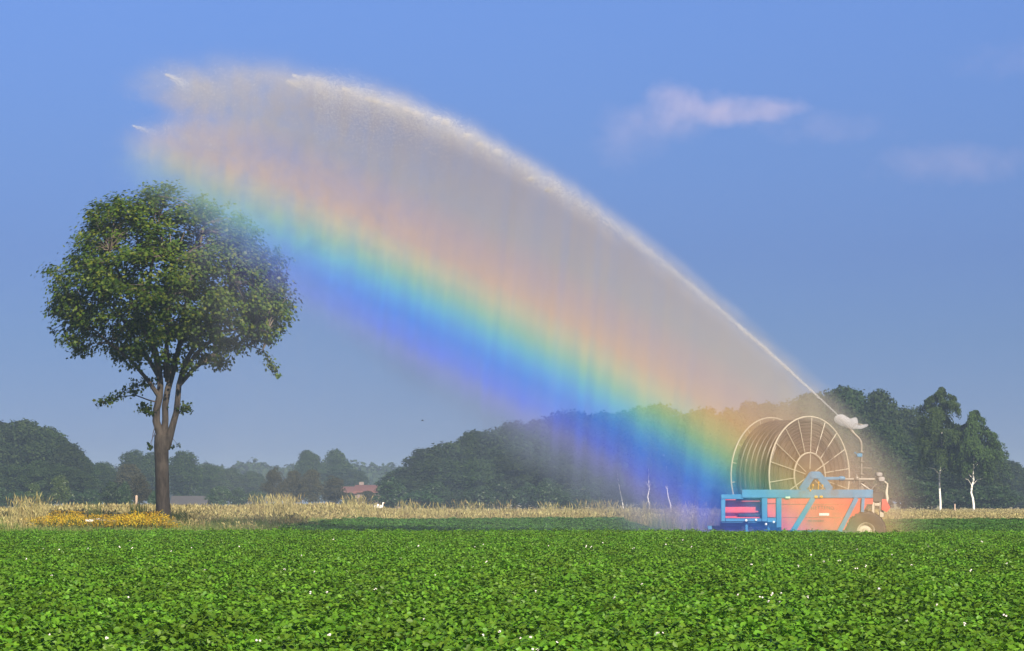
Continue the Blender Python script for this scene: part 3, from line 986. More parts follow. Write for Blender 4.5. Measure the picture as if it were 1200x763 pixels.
        p = L(px, py, yy); cl.append((p.x, p.y, p.z, r))
    for l in limbs:
        cl.append((l[-1].x, l[-1].y, l[-1].z, .34)); q = l[-1].lerp(l[-2], .45); cl.append((q.x, q.y, q.z, .3))
    Cs, Ns, Ts, Sz = [], [], [], []
    ctr = np.array([(cx - 192) * k, 0, EYE + (HOR - cy) * k - z0])
    for x, y, z, r in cl:
        c = np.array([x, y, z])
        n = int(54 * (r / .46) ** 1.6) + 5
        off = rng.normal(size=(n, 3)) * r * .46 * np.array([1, 1, .72])
        P3 = c + off
        o3 = (c - ctr); o3 = o3 / (np.linalg.norm(o3) + 1e-6)
        Cs.append(P3); Ns.append(np.array([0, 0, .85]) + o3 * .75 + rng.normal(size=(n, 3)) * .42)
        Ts.append(off / (r + 1e-6) + np.array([0, 0, -.55]) + rng.normal(size=(n, 3)) * .3); Sz.append(rng.uniform(.10, .17, n))
        # twig from the nearest limb
        i = np.argmin(((pool_np - c) ** 2).sum(1) + 2.0 * np.maximum(0, pool_np[:, 2] - z))
        a = Vector(pool_np[i]); e = Vector(c)
        if (e - a).length > .2 and (e - a).length < 3.2:
            mid = (a + e) / 2 + Vector((rng.normal() * .08, rng.normal() * .08, .08 * (e - a).length))
            b.tube([a, mid, e], [.026, .018, .006], 4, False)
    C = np.concatenate(Cs)
    SHAPE = [(-.5, 0, 0), (-.28, .34, -.02), (.0, .26, .03), (.10, .52, -.05), (.24, .18, .02), (.5, 0, -.06), (.24, -.18, .02), (.10, -.52, -.05), (.0, -.26, .03), (-.28, -.34, -.02)]
    Vv = leaf_fans(C, np.concatenate(Ns), np.concatenate(Ts), np.concatenate(Sz), 1.0, SHAPE)
    link('crown', mesh_np('maple_crown', Vv.reshape(-1, 3), np.arange(len(C) * 10).reshape(-1, 10), M['maple']), None, root)
    b.build('trunk', M['bark'], root)


maple()


# ------------------------------------------------------------------ far buildings, posts, birds
def farmhouse(px, d, w, eave, ridge, depth, label, roofm, windows):
    x = (px - 600) / F * d; z = ground(x, d)
    o = empty('farmhouse', (x, d, z)); tag(o, label, 'house')
    b = MB(); b.box(-w / 2, w / 2, 0, depth, 0, eave, .02)
    b.prism([(-w / 2 + .05, eave), (w / 2 - .05, eave), (w / 2 - .05, eave + .02), (-w / 2 + .05, eave + .02)], .1, .2)
    b.build('wall', M['brick'], o)
    r = MB()
    ov = .4
    y0, y1, ym = -ov, depth + ov, depth / 2
    e = eave - .12
    v = [(-w / 2 - ov, y0, e), (w / 2 + ov, y0, e), (w / 2 + ov, ym, ridge), (-w / 2 - ov, ym, ridge), (-w / 2 - ov, y1, e), (w / 2 + ov, y1, e)]
    v += [(p[0], p[1], p[2] + .2) for p in v]
    r.add(v, [(0, 3, 2, 1), (3, 4, 5, 2), (6, 7, 8, 9), (9, 8, 11, 10), (0, 1, 7, 6), (4, 10, 11, 5), (0, 6, 9, 3), (3, 9, 10, 4), (1, 2, 8, 7), (2, 5, 11, 8)])
    ro = r.build('roof', roofm, o)
    if windows:
        c = MB(); c.box(w * .18, w * .18 + .7, ym - .35, ym + .35, ridge - .5, ridge + .9); c.build('chimney', M['brick'], ro)
    for wx in windows:
        q = MB(); q.box(wx - .5, wx + .5, -.06, .05, eave * .35, eave * .8); wf = q.build('window', M['white'], o)
        q = MB(); q.box(wx - .42, wx + .42, -.09, -.065, eave * .35 + .08, eave * .8 - .08, .002); q.build('pane', M['glass_dark'], wf)
    return o


farmhouse(443, 400, 6.4, 2.75, 3.6, 6, 'low farmhouse with bright red tiled roof half hidden by trees', M['roof_red'], (-1.8, 1.2))
farmhouse(415, 415, 3.6, 2.6, 3.4, 5, 'smaller pinkish red roofed building left of the farmhouse behind trees', M['roof_red'], (-.6,))
sh = farmhouse(221, 390, 4.6, 1.0, 1.95, 4, 'low grey roofed shed right of the lone tree trunk beyond the field', M['roof_grey'], ())
sh.name = 'shed'; sh['category'] = 'shed'
for px, d, py, w, label in ((160, 290, 581, .22, 'weathered pinkish wooden post at the field edge left of the lone trunk'), (1119, 262, 591, .12, 'thin grey wooden post between the two white birch trunks')):
    x = (px - 600) / F * d; z = ground(x, d); h = EYE + (HOR - py) / F * d - z
    b = MB(); b.box(-w / 2, w / 2, -w / 2, w / 2, -.2, h, .02); b.prism([(-w / 2, h), (w / 2, h), (w * .1, h + .06), (-w * .1, h + .06)], -w / 2, w / 2)
    tag(b.build('wooden_post', M['post'], None, (x, d, z)), label, 'post')


def swan():
    d = 150.0; x = (444 - 600) / F * d; z = EYE + (HOR - 595.5) / F * d
    o = empty('white_swan', (x, d, z)); tag(o, 'small white swan with raised neck sitting in the dry grass before the farmhouse', 'bird')
    b = MB()
    b.tube([(-.30, 0, .02), (-.24, 0, .06), (-.12, 0, .10), (.02, 0, .09), (.12, 0, .07), (.18, 0, .09), (.215, 0, .16), (.215, 0, .24), (.225, 0, .29), (.26, 0, .30), (.29, 0, .285)],
           [.02, .075, .12, .125, .095, .06, .038, .032, .036, .038, .014], 12)
    b.build('body', M['plume'], o)
    b = MB(); b.tube([(.285, 0, .288), (.31, 0, .28), (.335, 0, .272)], [.016, .013, .004], 8); b.build('beak', M['beak'], o)
    for s in (-1, 1):
        b = MB(); b.tube([(-.27, s * .05, .10), (-.12, s * .115, .14), (.04, s * .105, .12), (.10, s * .07, .08)], [.01, .035, .045, .01], 8); b.build('wing', M['feather_dark'] if False else M['plume'], o)


swan()


def flying_bird():
    o = empty('flying_bird', at(495, 493, 190)); tag(o, 'tiny dark bird flying in the sky left of the bow', 'bird')
    b = MB(); b.tube([(-.10, 0, 0), (-.05, 0, .01), (.03, 0, .015), (.09, 0, .02), (.12, 0, .015)], [.008, .024, .03, .02, .004], 8); b.build('body', M['feather_dark'], o)
    for s in (-1, 1):
        w = MB()
        w.add([(.03, s * .02, .02), (-.04, s * .02, .02), (-.03, s * .16, .07), (.0, s * .26, .05), (.02, s * .14, .08), (.03, s * .02, .012), (-.04, s * .02, .012), (-.03, s * .16, .063), (.0, s * .26, .045), (.02, s * .14, .072)],
              [(0, 1, 2, 4), (4, 2, 3), (5, 9, 7, 6), (9, 8, 7), (0, 5, 6, 1), (1, 6, 7, 2), (2, 7, 8, 3), (3, 8, 9, 4), (4, 9, 5, 0)])
        w.build('wing', M['feather_dark'], o)


flying_bird()


# ------------------------------------------------------------------ the hose reel irrigator
def irrigator():
    D = 82.0; k = D / F
    root = empty('hose_reel_irrigator', ((940 - 600) * k, D, 0))
    tag(root, 'red and blue irrigation machine with big spoked hose drum and rain gun in the mist', 'irrigation machine')
    X = lambda px: (px - 940) * k
    Z = lambda py: EYE + (HOR - py) * k
    fy = -1.0                                    # the front (near) side of the chassis
    B = M['blue']
    # chassis ------------------------------------------------------------
    b = MB()
    b.box(X(866), X(1018), fy, fy + .16, Z(583.6), Z(574))
    b.box(X(866), X(1018), fy + 1.9, fy + 2.06, Z(583.6), Z(574))
    b.box(X(842), X(868), fy + .02, fy + .14, Z(585), Z(579.5))
    for p in (870, 905, 960, 1006):
        b.box(X(p), X(p + 5), fy + .161, fy + 1.899, Z(583), Z(575.5))
    b.build('chassis_beam', B, root)
    b = MB()
    b.box(X(842), X(847), fy + .01, fy + .13, Z(611), Z(585.2)); b.box(X(847.1), X(889), fy + .01, fy + .13, Z(611), Z(607.4))
    b.box(X(889.1), X(895.5), fy - .01, fy + .15, Z(611), Z(583.8)); b.box(X(906), X(912), fy - .012, fy + .16, Z(618), Z(583.8))
    b.box(X(895.6), X(905.9), fy, fy + .14, Z(612), Z(606.8))
    b.build('front_frame', B, root)
    b = MB()                                     # recessed locker: back, floor, bar
    b.box(X(847.1), X(889), fy + .38, fy + .42, Z(607.3), Z(585.2)); b.box(X(847.1), X(889), fy + .14, fy + .37, Z(607.3), Z(605.8))
    b.box(X(847.1), X(886), fy + .2, fy + .3, Z(600.5), Z(598.6)); b.box(X(847.2), X(889), fy + .14, fy + .37, Z(588), Z(586.2))
    b.build('locker_panel', M['red'], root)
    b = MB(); b.box(X(863), X(887), fy + .15, fy + .34, Z(605), Z(601.8), .02); b.build('tool_tray', M['dark_metal'], root)
    b = MB(); b.box(X(895.7), X(905.8), fy + .04, fy + .1, Z(606.2), Z(590.8)); b.box(X(895.7), X(905.8), fy + .042, fy + .1, Z(590.3), Z(584)); b.build('side_panel', M['red'], root)
    pm = MB()
    for a, c in ((621, 606.6), (606.2, 591.2), (590.7, 584)):
        x1 = {621: 985, 606.2: 1004, 590.7: 1018}[a]
        pm.prism([(X(912.1), Z(a)), (X(x1), Z(a)), (X(x1 if a == 590.7 else x1 + 7), Z(c)), (X(912.1), Z(c))], fy + .04, fy + .1)
    sp = pm.build('side_panel', M['red'], root)
    b = MB(); b.box(X(955.6), X(967.3), fy + .022, fy + .039, Z(604.2), Z(601.2), .004); b.build('sticker', M['white'], sp)

    def lettering(txt, px0, px1, py, h, arc=0.0):
        cu = bpy.data.curves.new('lettering', 'FONT'); cu.body = txt; cu.size = 1; cu.extrude = .01; cu.space_character = 1.15
        t = bpy.data.objects.new('lettering', cu); COL.objects.link(t)
        bpy.context.view_layer.update()
        me = bpy.data.meshes.new_from_object(t.evaluated_get(bpy.context.evaluated_depsgraph_get()))
        bpy.data.objects.remove(t); bpy.data.curves.remove(cu)
        n = len(me.vertices); co = np.zeros(n * 3, np.float32); me.vertices.foreach_get('co', co); co = co.reshape(-1, 3)
        w = co[:, 0].max() - co[:, 0].min(); hh = co[:, 1].max() - co[:, 1].min()
        u = (co[:, 0] - co[:, 0].min()) / w
        out = np.zeros_like(co)
        out[:, 0] = X(px0) + u * (X(px1) - X(px0)); out[:, 2] = Z(py) + (co[:, 1] - co[:, 1].min()) / hh * h + arc * (1 - (2 * u - 1) ** 2)
        out[:, 1] = fy + .034 - np.where(co[:, 2] > 0, .006, 0)
        me.vertices.foreach_set('co', out.ravel()); me.update()
        me.materials.clear()
        link('lettering', me, M['ink'], sp)
    lettering('HETTENO', 946.5, 973, 597.6, .10, .03)
    lettering('DE WEERD', 943, 961, 611.2, .055)
    # braces and hub support
    b = MB()
    b.bar((X(948.6), fy - .05, Z(583.8)), (X(925), fy - .05, Z(622)), .15, .09)
    b.build('brace', B, root)
    b = MB(); b.bar((X(998.5), fy - .05, Z(583.8)), (X(979), fy - .05, Z(622)), .13, .09); b.build('brace', B, root)
    b = MB(); b.bar((X(1006.5), fy - .02, Z(583.8)), (X(1005.5), fy - .02, Z(600)), .09, .06); b.build('brace', B, root)
    b = MB()
    b.bar((X(936), fy + .08, Z(574.2)), (X(948), fy + .02, Z(556)), .22, .12); b.bar((X(969), fy + .08, Z(574.2)), (X(954), fy + .02, Z(556)), .20, .12)
    b.box(X(945), X(957), fy - .04, fy + .1, Z(562), Z(553), .03)
    b.build('drum_support', B, root)
    b = MB(); b.box(X(958), X(979), fy + .05, fy + .2, Z(563), Z(559.2), .02); b.lathe((X(980), fy + .12, Z(561)), (1, 0, 0), [(.05, -.04), (.07, 0), (.07, .1), (.04, .16)], 12)
    b.build('gear_arm', B, root)
    for px in (950.2, 956.2):
        b = MB(); b.box(X(px), X(px + 3.6), fy - .02, fy - .003, Z(584 + -.6), Z(581.0), .006); b.build('reflector', M['lamp_amber'], root)
    b = MB(); b.box(X(916.5), X(922), fy - .02, fy - .003, Z(584.2), Z(582), .004); b.build('reflector', M['lamp_green'], root)
    # levers and valves on the beam
    for px, top in ((948, 570), (954.5, 567), (959, 570.5), (945, 576)):
        b = MB(); b.tube([(X(px), fy + .05, Z(574.5)), (X(px + .3), fy + .0, Z(top)), (X(px + .35), fy - .003, Z(top) + .01), (X(px + .4), fy - .01, Z(top) + .06)], [.014, .014, .026, .026], 8)
        b.build('control_lever', M['lamp_amber'], root)
    # lower dark gear under the locker: drawbar, jacks
    b = MB()
    b.box(X(842), X(905), fy + .3, fy + .6, Z(617), Z(611.5)); b.box(X(828), X(868), fy + .6, fy + .8, Z(621), Z(616), .02)
    b.tube([(X(872), fy + .2, Z(607)), (X(872), fy + .2, Z(632))], .05, 10); b.tube([(X(898), fy + .25, Z(611)), (X(898), fy + .25, Z(632))], .045, 10)
    b.box(X(868), X(876), fy + .1, fy + .3, Z(635), Z(632)); b.box(X(894), X(902), fy + .1, fy + .4, Z(635), Z(632))
    b.build('drawbar', B, root)
    b = MB(); b.box(X(849), X(893), fy + .62, fy + 1.7, Z(616), Z(609), .03); b.build('undercarriage', M['dark_metal'], root)
    for px, py in ((882.5, 609), (871, 609.6), (903, 611.5), (894, 614)):
        b = MB(); b.lathe((X(px), fy - .03, Z(py)), (0, 1, 0), [(.02, 0), (.035, .01), (.035, .05)], 10); b.build('bolt', M['white'], root)
    # wheels ---------------------------------------------------------------
    for wy in (fy - .02, fy + 1.7):
        c = Vector((X(1010), wy, .605)); ax = (0, 1, 0)
        w = MB()
        w.lathe(c, ax, [(.265, 0.06), (.36, .02), (.54, .0), (.585, .03), (.605, .09), (.61, .2), (.605, .31), (.585, .37), (.54, .4), (.36, .38), (.265, .34)], 56, False)
        for i in range(30):
            a = 2 * PI * i / 30
            u = Vector((math.cos(a), 0, math.sin(a))); v2 = Vector((math.cos(a + .10), 0, math.sin(a + .10)))
            w.bar(c + u * .605 + Vector((0, .04, 0)), c + v2 * .612 + Vector((0, .20, 0)), .05, .035, u)
            w.bar(c + v2 * .612 + Vector((0, .20, 0)), c + u * .605 + Vector((0, .36, 0)), .05, .035, u)
        wo = MB()
        wo.lathe(c, ax, [(.04, .10), (.08, .09), (.11, .15), (.20, .16), (.24, .07), (.275, .05), (.275, .35)], 40)
        wheel = wo.build('wheel', M['cream'], root)
        w.build('tyre', M['rubber'], wheel)
    b = MB(); b.tube([(X(1010), fy + .3, .605), (X(1010), fy + 1.8, .605)], .06, 10); b.box(X(1003), X(1015), fy + .5, fy + 1.6, .55, Z(592), .02); b.build('axle', M['dark_metal'], root)
    # mudguard bracket and lamp board at the rear
    b = MB(); b.box(X(1017), X(1020), fy + .1, fy + .2, Z(606), Z(588.6)); b.box(X(1020.05), X(1026), fy + .1, fy + .2, Z(593), Z(589.5)); b.box(X(1026.05), X(1031), fy + .1, fy + .2, Z(606), Z(588))
    b.build('tail_bracket', M['cream'], root)
    b = MB(); b.prism([(X(1028), Z(597)), (X(1034), Z(600)), (X(1038), Z(595)), (X(1033), Z(585)), (X(1028.5), Z(585))], fy + .02, fy + .07); b.build('warning_board', M['red'], root)
    b = MB(); b.box(X(1018), X(1032.5), fy + .3, fy + 1.5, Z(589.2), Z(576.4), .04); b.box(X(1019), X(1024), fy + .4, fy + 1.2, Z(576.3), Z(571), .03); b.build('pump_housing', M['dark_metal'], root)
    b = MB(); b.box(X(1024), X(1031), fy + .4, fy + .8, Z(559), Z(554), .03); b.box(X(1026), X(1033.5), fy + .35, fy + .7, Z(565), Z(559.1), .03); b.build('turbine_box', M['grey_box'], root)
    b = MB()
    b.tube([(X(1038), fy + .6, Z(567)), (X(1037), fy + .5, Z(571)), (X(1035.5), fy + .4, Z(578)), (X(1036), fy + .3, Z(584)), (X(1035), fy + .3, Z(592))], [.025, .03, .045, .045, .035], 8)
    b.tube([(X(1033), fy + .6, Z(563)), (X(1038), fy + .62, Z(567.5))], .022, 8)
    b.build('feed_hose', M['cream'], root)
    b = MB()
    b.tube([(X(1005.5), fy + .3, Z(567)), (X(1016.7), fy + .3, Z(574.6)), (X(1023.6), fy + .3, Z(567.5))], .03, 8); b.tube([(X(1004), fy + .4, Z(576)), (X(1004.4), fy + .4, Z(561))], .03, 8)
    b.build('hose_guide', M['pipe_metal'], root)
    b = MB(); b.lathe((X(1000.5), fy + .2, Z(561)), (0, 1, 0), [(.03, 0), (.06, .02), (.06, .12), (.03, .16)], 12); b.tube([(X(997), fy + .3, Z(566)), (X(1000), fy + .3, Z(561)), (X(1000), fy + .3, Z(556))], .04, 8)
    b.tube([(X(980), fy + .3, Z(562)), (X(1022), fy + .5, Z(562))], .05, 10)
    b.build('valve', M['pipe_metal'], root)
    # the gun riser ---------------------------------------------------------
    gy = fy + .7
    b = MB()
    b.tube([(X(1008), gy, Z(575)), (X(1008), gy, Z(560))], .075, 12); b.tube([(X(1007.8), gy, Z(560)), (X(1007.8), gy, Z(548)), (X(1008), gy, Z(536)), (X(1008), gy, Z(523)), (X(1007.4), gy, Z(518)), (X(1005.2), gy, Z(514)), (X(1001), gy, Z(510)), (X(996), gy, Z(505))],
           [.036, .034, .034, .036, .036, .036, .034, .03], 12)
    b.tube([(X(1003.6), gy, Z(548)), (X(1020), gy, Z(549))], .018, 6)
    for py in (530, 541, 556):
        b.lathe((X(1008), gy, Z(py)), (0, 0, 1), [(.05, -.02), (.085, -.015), (.085, .015), (.05, .02)], 14)
    b.build('riser_pipe', M['pipe_metal'], root)
    b = MB(); b.box(X(1002), X(1008.6), gy - .1, gy + .1, Z(536), Z(531.6), .02); b.tube([(X(1003), gy, Z(534)), (X(1000), gy, Z(530))], .02, 6); b.build('gun_bracket', B, root)
    b = MB(); b.tube([(X(998), gy, Z(507)), (X(992), gy, Z(500)), (X(985), gy, Z(492.5)), (X(981), gy, Z(489))], [.055, .055, .045, .03], 12); b.tube([(X(996), gy, Z(503)), (X(1001), gy - .05, Z(497)), (X(1009), gy - .05, Z(498))], [.02, .018, .015], 8)
    b.build('rain_gun', M['pipe_metal'], root)
    # drum -------------------------------------------------------------------
    th = math.radians(41)
    ax = Vector((-math.sin(th), math.cos(th), 0))
    R = 1.80
    W = 1.6
    Nc = Vector((X(950.5), .42 - .02, Z(557)))
    Fcn = Nc + ax * W
    u = Vector((math.cos(th), math.sin(th), 0)); up = Vector((0, 0, 1))

    def rim(c, full, name):
        r = MB()
        r.ring(c, ax, R, .026, 96, 10)
        r.ring(c, ax, R * .385, .028, 56, 8)
        for i in range(18):
            a = math.radians(87 + 20 * i); d = u * math.cos(a) + up * math.sin(a)
            inner = .05 if i % 3 == 0 or i == 4 else R * .385
            r.tube([c + d * inner, c + d * R], .0155, 7, False)
        return r.build(name, M['cream'], root)
    rim(Nc, True, 'drum_flange'); rim(Fcn, True, 'drum_flange')
    h = MB()
    # hose: outer winding plus the layers seen on the near face
    p = .105
    nturn = int((W - .1) / p)
    for i in range(nturn):
        c = Nc + ax * (.09 + p * i)
        h.ring(c, ax, 1.67 - .02 * (i % 2), p * .5, 88, 9)
    for j in range(1, 10):
        for q in range(2):
            h.ring(Nc + ax * (.09 + p * q + (.03 if j % 2 else 0)), ax, 1.67 - p * .93 * j, p * .5, 72, 8)
            h.ring(Nc + ax * (.09 + p * (nturn - 1 - q)), ax, 1.67 - p * .93 * j, p * .5, 72, 6)
    h.build('wound_hose', M['hose'], root)
    c = MB(); c.lathe(Nc, ax, [(.62, .06), (.66, .08), (.66, W - .08), (.62, W - .06)], 48); c.tube([Nc - ax * .55, Nc + ax * (W + .3)], .085, 14)
    c.lathe(Nc, ax, [(.1, -.12), (.2, -.1), (.2, .05), (.12, .08)], 24)
    c.build('drum_core', M['dark_metal'], root)
    c = MB(); c.lathe((Nc + ax * W / 2) * 1.0 - Vector((0, 0, Nc.z)) + Vector((0, 0, .35)), (0, 0, 1), [(.9, 0), (1.0, .03), (1.0, .14), (.9, .17)], 48)
    c.build('turntable', M['dark_metal'], root)
    # rear drum post (blue foot seen left of the reel)
    c = MB(); base = Fcn + ax * .12
    for sg in (-1, 1):
        c.bar(base + u * .05 * sg, Vector((base.x + u.x * .5 * sg, base.y + u.y * .5 * sg, Z(578))), .12, .1)
    c.build('drum_support', B, root)
    return root


irrigator()


# ------------------------------------------------------------------ water
# the jet's arc, measured on the photograph, in a plane that swings away from the lens to the left
GX, GD, SW = 10.0, 82.0, .45


def arc_s(px, py):
    u = (px - 600) / F
    s = (GX - GD * u) / (1 + SW * u)
    return s, EYE + (HOR - py) / F * (GD + SW * s)


ARC = [arc_s(*p) for p in ((986, 492), (944, 452), (902, 408), (852, 367), (801, 327), (747, 285), (705, 257), (654, 222), (612, 190), (560, 162), (520, 140), (450, 115), (400, 101), (340, 88), (270, 84), (200, 83))]
sa = np.array([a for a, b in ARC]); za = np.array([b for a, b in ARC])
C3 = np.polyfit(sa, za, 4)


def arc(s):
    return float(np.polyval(C3, s))


def wpos(s, z, off=0.0):
    return Vector((GX - s, GD + SW * s + off, z))


def water_jet():
    rng = np.random.default_rng(9)
    S, Zz, O, Q = [], [], [], []

    def put(s, dz, oy, q):
        S.append(s); Zz.append(arc(s) + dz); O.append(oy); Q.append(q)
    n = 62000                                              # the core, tight at the nozzle and looser with distance
    s = 22 * rng.random(n) ** .8
    w = .014 + .0125 * s + .0006 * s * s
    brk = np.clip((s - 8) / 8, 0, 1)
    for i in range(n):
        if (s[i] > 16.6 and rng.random() < .93) or (3 < s[i] < 12 and rng.random() < .45): continue
        dz = rng.normal() * w[i] * (.9 - .45 * brk[i]) - rng.exponential() * w[i] * (.5 + 1.1 * brk[i]) + .10 * brk[i] * math.sin(s[i] * 1.7 + 1)
        put(s[i], dz, rng.normal() * w[i] * 1.5, rng.uniform(.0024, .0050) * (1 + .03 * s[i]))
    # ragged bright lumps along the upper edge and at the leading tips
    for (px, py, r, m, dn) in ((337, 95, .14, 300, .45), (343, 88, .08, 160, .35), (347, 97, .25, 300, .3), (402, 104, .12, 160, .2), (430, 115, .13, 160, .2), (438, 118, .10, 160, .2), (452, 122, .14, 200, .25), (474, 128, .14, 200, .25), (486, 132, .14, 240, .25), (508, 138, .14, 220, .25),
                               (520, 142, .16, 260, .25), (545, 158, .16, 240, .25), (560, 168, .16, 240, .25), (580, 176, .16, 200, .25), (620, 209, .14, 180, .12), (640, 222, .14, 160, .12), (194, 87, .07, 220, .5), (200, 92, .12, 200, .8), (208, 97, .2, 160, .9),
                               (155, 147, .06, 120, .6), (162, 149, .12, 90, .7), (195, 148, .3, 90, .5), (215, 160, .3, 120, .3), (245, 168, .35, 120, .3), (375, 98, .3, 260, .3), (360, 92, .25, 260, .25), (412, 108, .3, 240, .3), (465, 128, .3, 220, .3)):
        s0, z0 = arc_s(px, py)
        for _ in range(int(m * 6)):
            t = abs(rng.normal())
            wd = r * (.35 + 1.5 * t * min(1, dn)); S.append(s0 - t * dn * .8 + rng.normal() * wd); Zz.append(z0 - t * dn * .35 + rng.normal() * wd * .7); O.append(rng.normal() * wd * 1.2); Q.append(rng.uniform(.002, .0048))
    # drops thrown about in the falling curtain
    for _ in range(20000):
        s1 = rng.uniform(7, 23.4); t = rng.random() ** 2.2
        S.append(s1); Zz.append(arc(min(s1, 23)) - .1 - t * 4.5); O.append(rng.normal() * 1.4); Q.append(rng.uniform(.0015, .003))
    S, Zz, O, Q = map(np.array, (S, Zz, O, Q))
    n = len(S)
    C = np.stack([GX - S, GD + SW * S + O, Zz], 1)
    dv = np.polyval(np.polyder(C3), S)
    T = np.stack([-np.ones(n), np.full(n, SW), dv], 1); T /= np.linalg.norm(T, axis=1)[:, None]
    A = np.cross(T, np.array([0, 1.0, .2])); A /= np.linalg.norm(A, axis=1)[:, None]; Bv = np.cross(T, A)
    q = Q[:, None]
    V6 = np.stack([C + T * q * 1.8, C - T * q * 1.8, C + A * q, C - A * q, C + Bv * q, C - Bv * q], 1)
    idx = np.array([(0, 2, 4), (0, 4, 3), (0, 3, 5), (0, 5, 2), (1, 4, 2), (1, 3, 4), (1, 5, 3), (1, 2, 5)])
    Ff = (np.arange(n)[:, None, None] * 6 + idx[None]).reshape(-1, 3)
    tag(link('water_jet', mesh_np('water_jet', V6.reshape(-1, 3), Ff, M['water'])),
        'white jet of water drops arching from the rain gun up to the left', 'water jet', None, 'stuff')


water_jet()


def mist_mat():
    """Airborne drops. The rainbow is put into their scatter colour by a ramp: it depends on the angle between the sun's
    rays and the ray being scattered (red about 42.5 deg from the point opposite the sun, violet about 40.5), for every
    ray alike, so that the bow is where the sun and the drops put it from any standpoint."""
    m, g = new_mat('spray_drops')
    geo = g.n('ShaderNodeNewGeometry')
    sx = g.n('ShaderNodeSeparateXYZ'); g.put(sx.inputs[0], geo.outputs['Position'])
    x, y, z = sx.outputs
    s = g.m('SUBTRACT', GX, x)
    # height of the jet above this point
    za_ = float(C3[0])
    for cc in C3[1:]: za_ = g.m('MULTIPLY_ADD', s, za_, float(cc))
    cmb = g.n('ShaderNodeCombineXYZ')
    g.put(cmb.inputs[0], g.m('MULTIPLY', g.m('ADD', s, g.m('MULTIPLY', z, .08)), 2.6)); g.put(cmb.inputs[1], g.m('MULTIPLY', y, .35)); g.put(cmb.inputs[2], g.m('MULTIPLY', z, .13))
    streak = g.noise(cmb.outputs[0], 1.0, 4, .55)
    cl = g.n('ShaderNodeCombineXYZ')
    g.put(cl.inputs[0], s); g.put(cl.inputs[1], g.m('MULTIPLY', y, .5)); g.put(cl.inputs[2], z)
    lump = g.noise(cl.outputs[0], .55, 4, .6)
    lum1 = g.m('SUBTRACT', lump, .5)
    q = g.m('SUBTRACT', za_, z)
    q = g.m('ADD', q, g.m('MULTIPLY', lum1, g.ssf(s, 3, 20, .08, .7)))
    top = g.ssf(q, -.05, g.ssf(s, 0, 18, .3, .45))
    # under the long slanting lower edge the drops thin out
    zl = g.m('ADD', g.m('ADD', g.m('MULTIPLY', g.m('SUBTRACT', s, 8.9), .70), 4.18), g.ssf(s, 13, 21, 0, .3))
    below = g.m('ADD', g.m('SUBTRACT', zl, z), g.m('MULTIPLY', lum1, 1.5))
    thin = g.m('MULTIPLY', g.ssf(q, 2, 14, .24, .08), g.ssf(s, 16, 9, .75, 1.05))
    low = g.ssf(below, .15, 2.4, 1.0, 0.0)
    body = g.m('ADD', g.m('MULTIPLY', low, g.m('SUBTRACT', 1.0, thin)), thin)
    # more drops close to the arc far out, fading at both ends
    edge = g.m('MULTIPLY_ADD', g.ramp(g.m('DIVIDE', q, 7.0), [(0, (.62,) * 3), (.10, (.55,) * 3), (.22, (.16,) * 3), (.36, (.85,) * 3), (.50, (.72,) * 3), (.75, (.35,) * 3), (1, (.20,) * 3)]), 4.2, 20.2)
    left = g.ssf(g.m('SUBTRACT', g.m('ADD', s, g.m('MULTIPLY', lum1, 4.5)), edge), .5, -1.9)
    right = g.ssf(g.m('ADD', s, g.m('MULTIPLY', z, .12)), -2.6, 1.4)
    v = g.m('DIVIDE', g.m('SUBTRACT', y, g.m('ADD', g.m('MULTIPLY', s, SW), GD)), 4.6)
    depth = g.m('SUBTRACT', 1.0, g.m('MULTIPLY', v, v), clamp=True)
    ground_mist = g.m('ADD', 1.0, g.m('MULTIPLY', g.ssf(z, 3.5, .3), g.ssf(s, 7, 1, 0, .8)))
    dens = g.m('MULTIPLY', top, body)
    wisp = g.noise(cl.outputs[0], 1.5, 5, .62, .6)
    dens = g.m('MULTIPLY', dens, g.m('MULTIPLY_ADD', g.m('SUBTRACT', g.ssf(wisp, .36, .62, .25, 1.35), 1.0), g.ssf(s, 9, 19, .12, .85), 1.0))
    # the jet itself tears into a thick veil just under the arc
    jq = g.m('DIVIDE', g.m('SUBTRACT', q, g.m('MULTIPLY', s, .012)), g.m('MULTIPLY_ADD', s, .015, .07))
    jet = g.m('MULTIPLY', g.m('EXPONENT', g.m('MULTIPLY', g.m('MULTIPLY', jq, jq), -1.0)), g.ssf(s, 23, 12, .15, 1.0))
    jet = g.m('MULTIPLY', jet, g.m('MULTIPLY_ADD', lump, 2.6, -.5, clamp=True))
    dens = g.m('ADD', dens, g.m('MULTIPLY', jet, 1.15))
    for k in (left, right, depth, ground_mist, g.ssf(streak, .25, .75, .66, 1.34)): dens = g.m('MULTIPLY', dens, k)
    dens = g.m('MULTIPLY', dens, MIST)
    # rainbow painted into the scatter colour, a hand-set ramp over the view angle
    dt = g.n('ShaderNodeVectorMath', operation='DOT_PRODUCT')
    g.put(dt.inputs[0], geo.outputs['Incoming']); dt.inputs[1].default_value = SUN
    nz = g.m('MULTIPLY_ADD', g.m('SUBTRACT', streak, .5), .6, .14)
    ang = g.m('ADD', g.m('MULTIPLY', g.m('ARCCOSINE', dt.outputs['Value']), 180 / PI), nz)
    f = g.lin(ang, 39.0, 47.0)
    A = lambda a: (a - 39.0) / 8.0
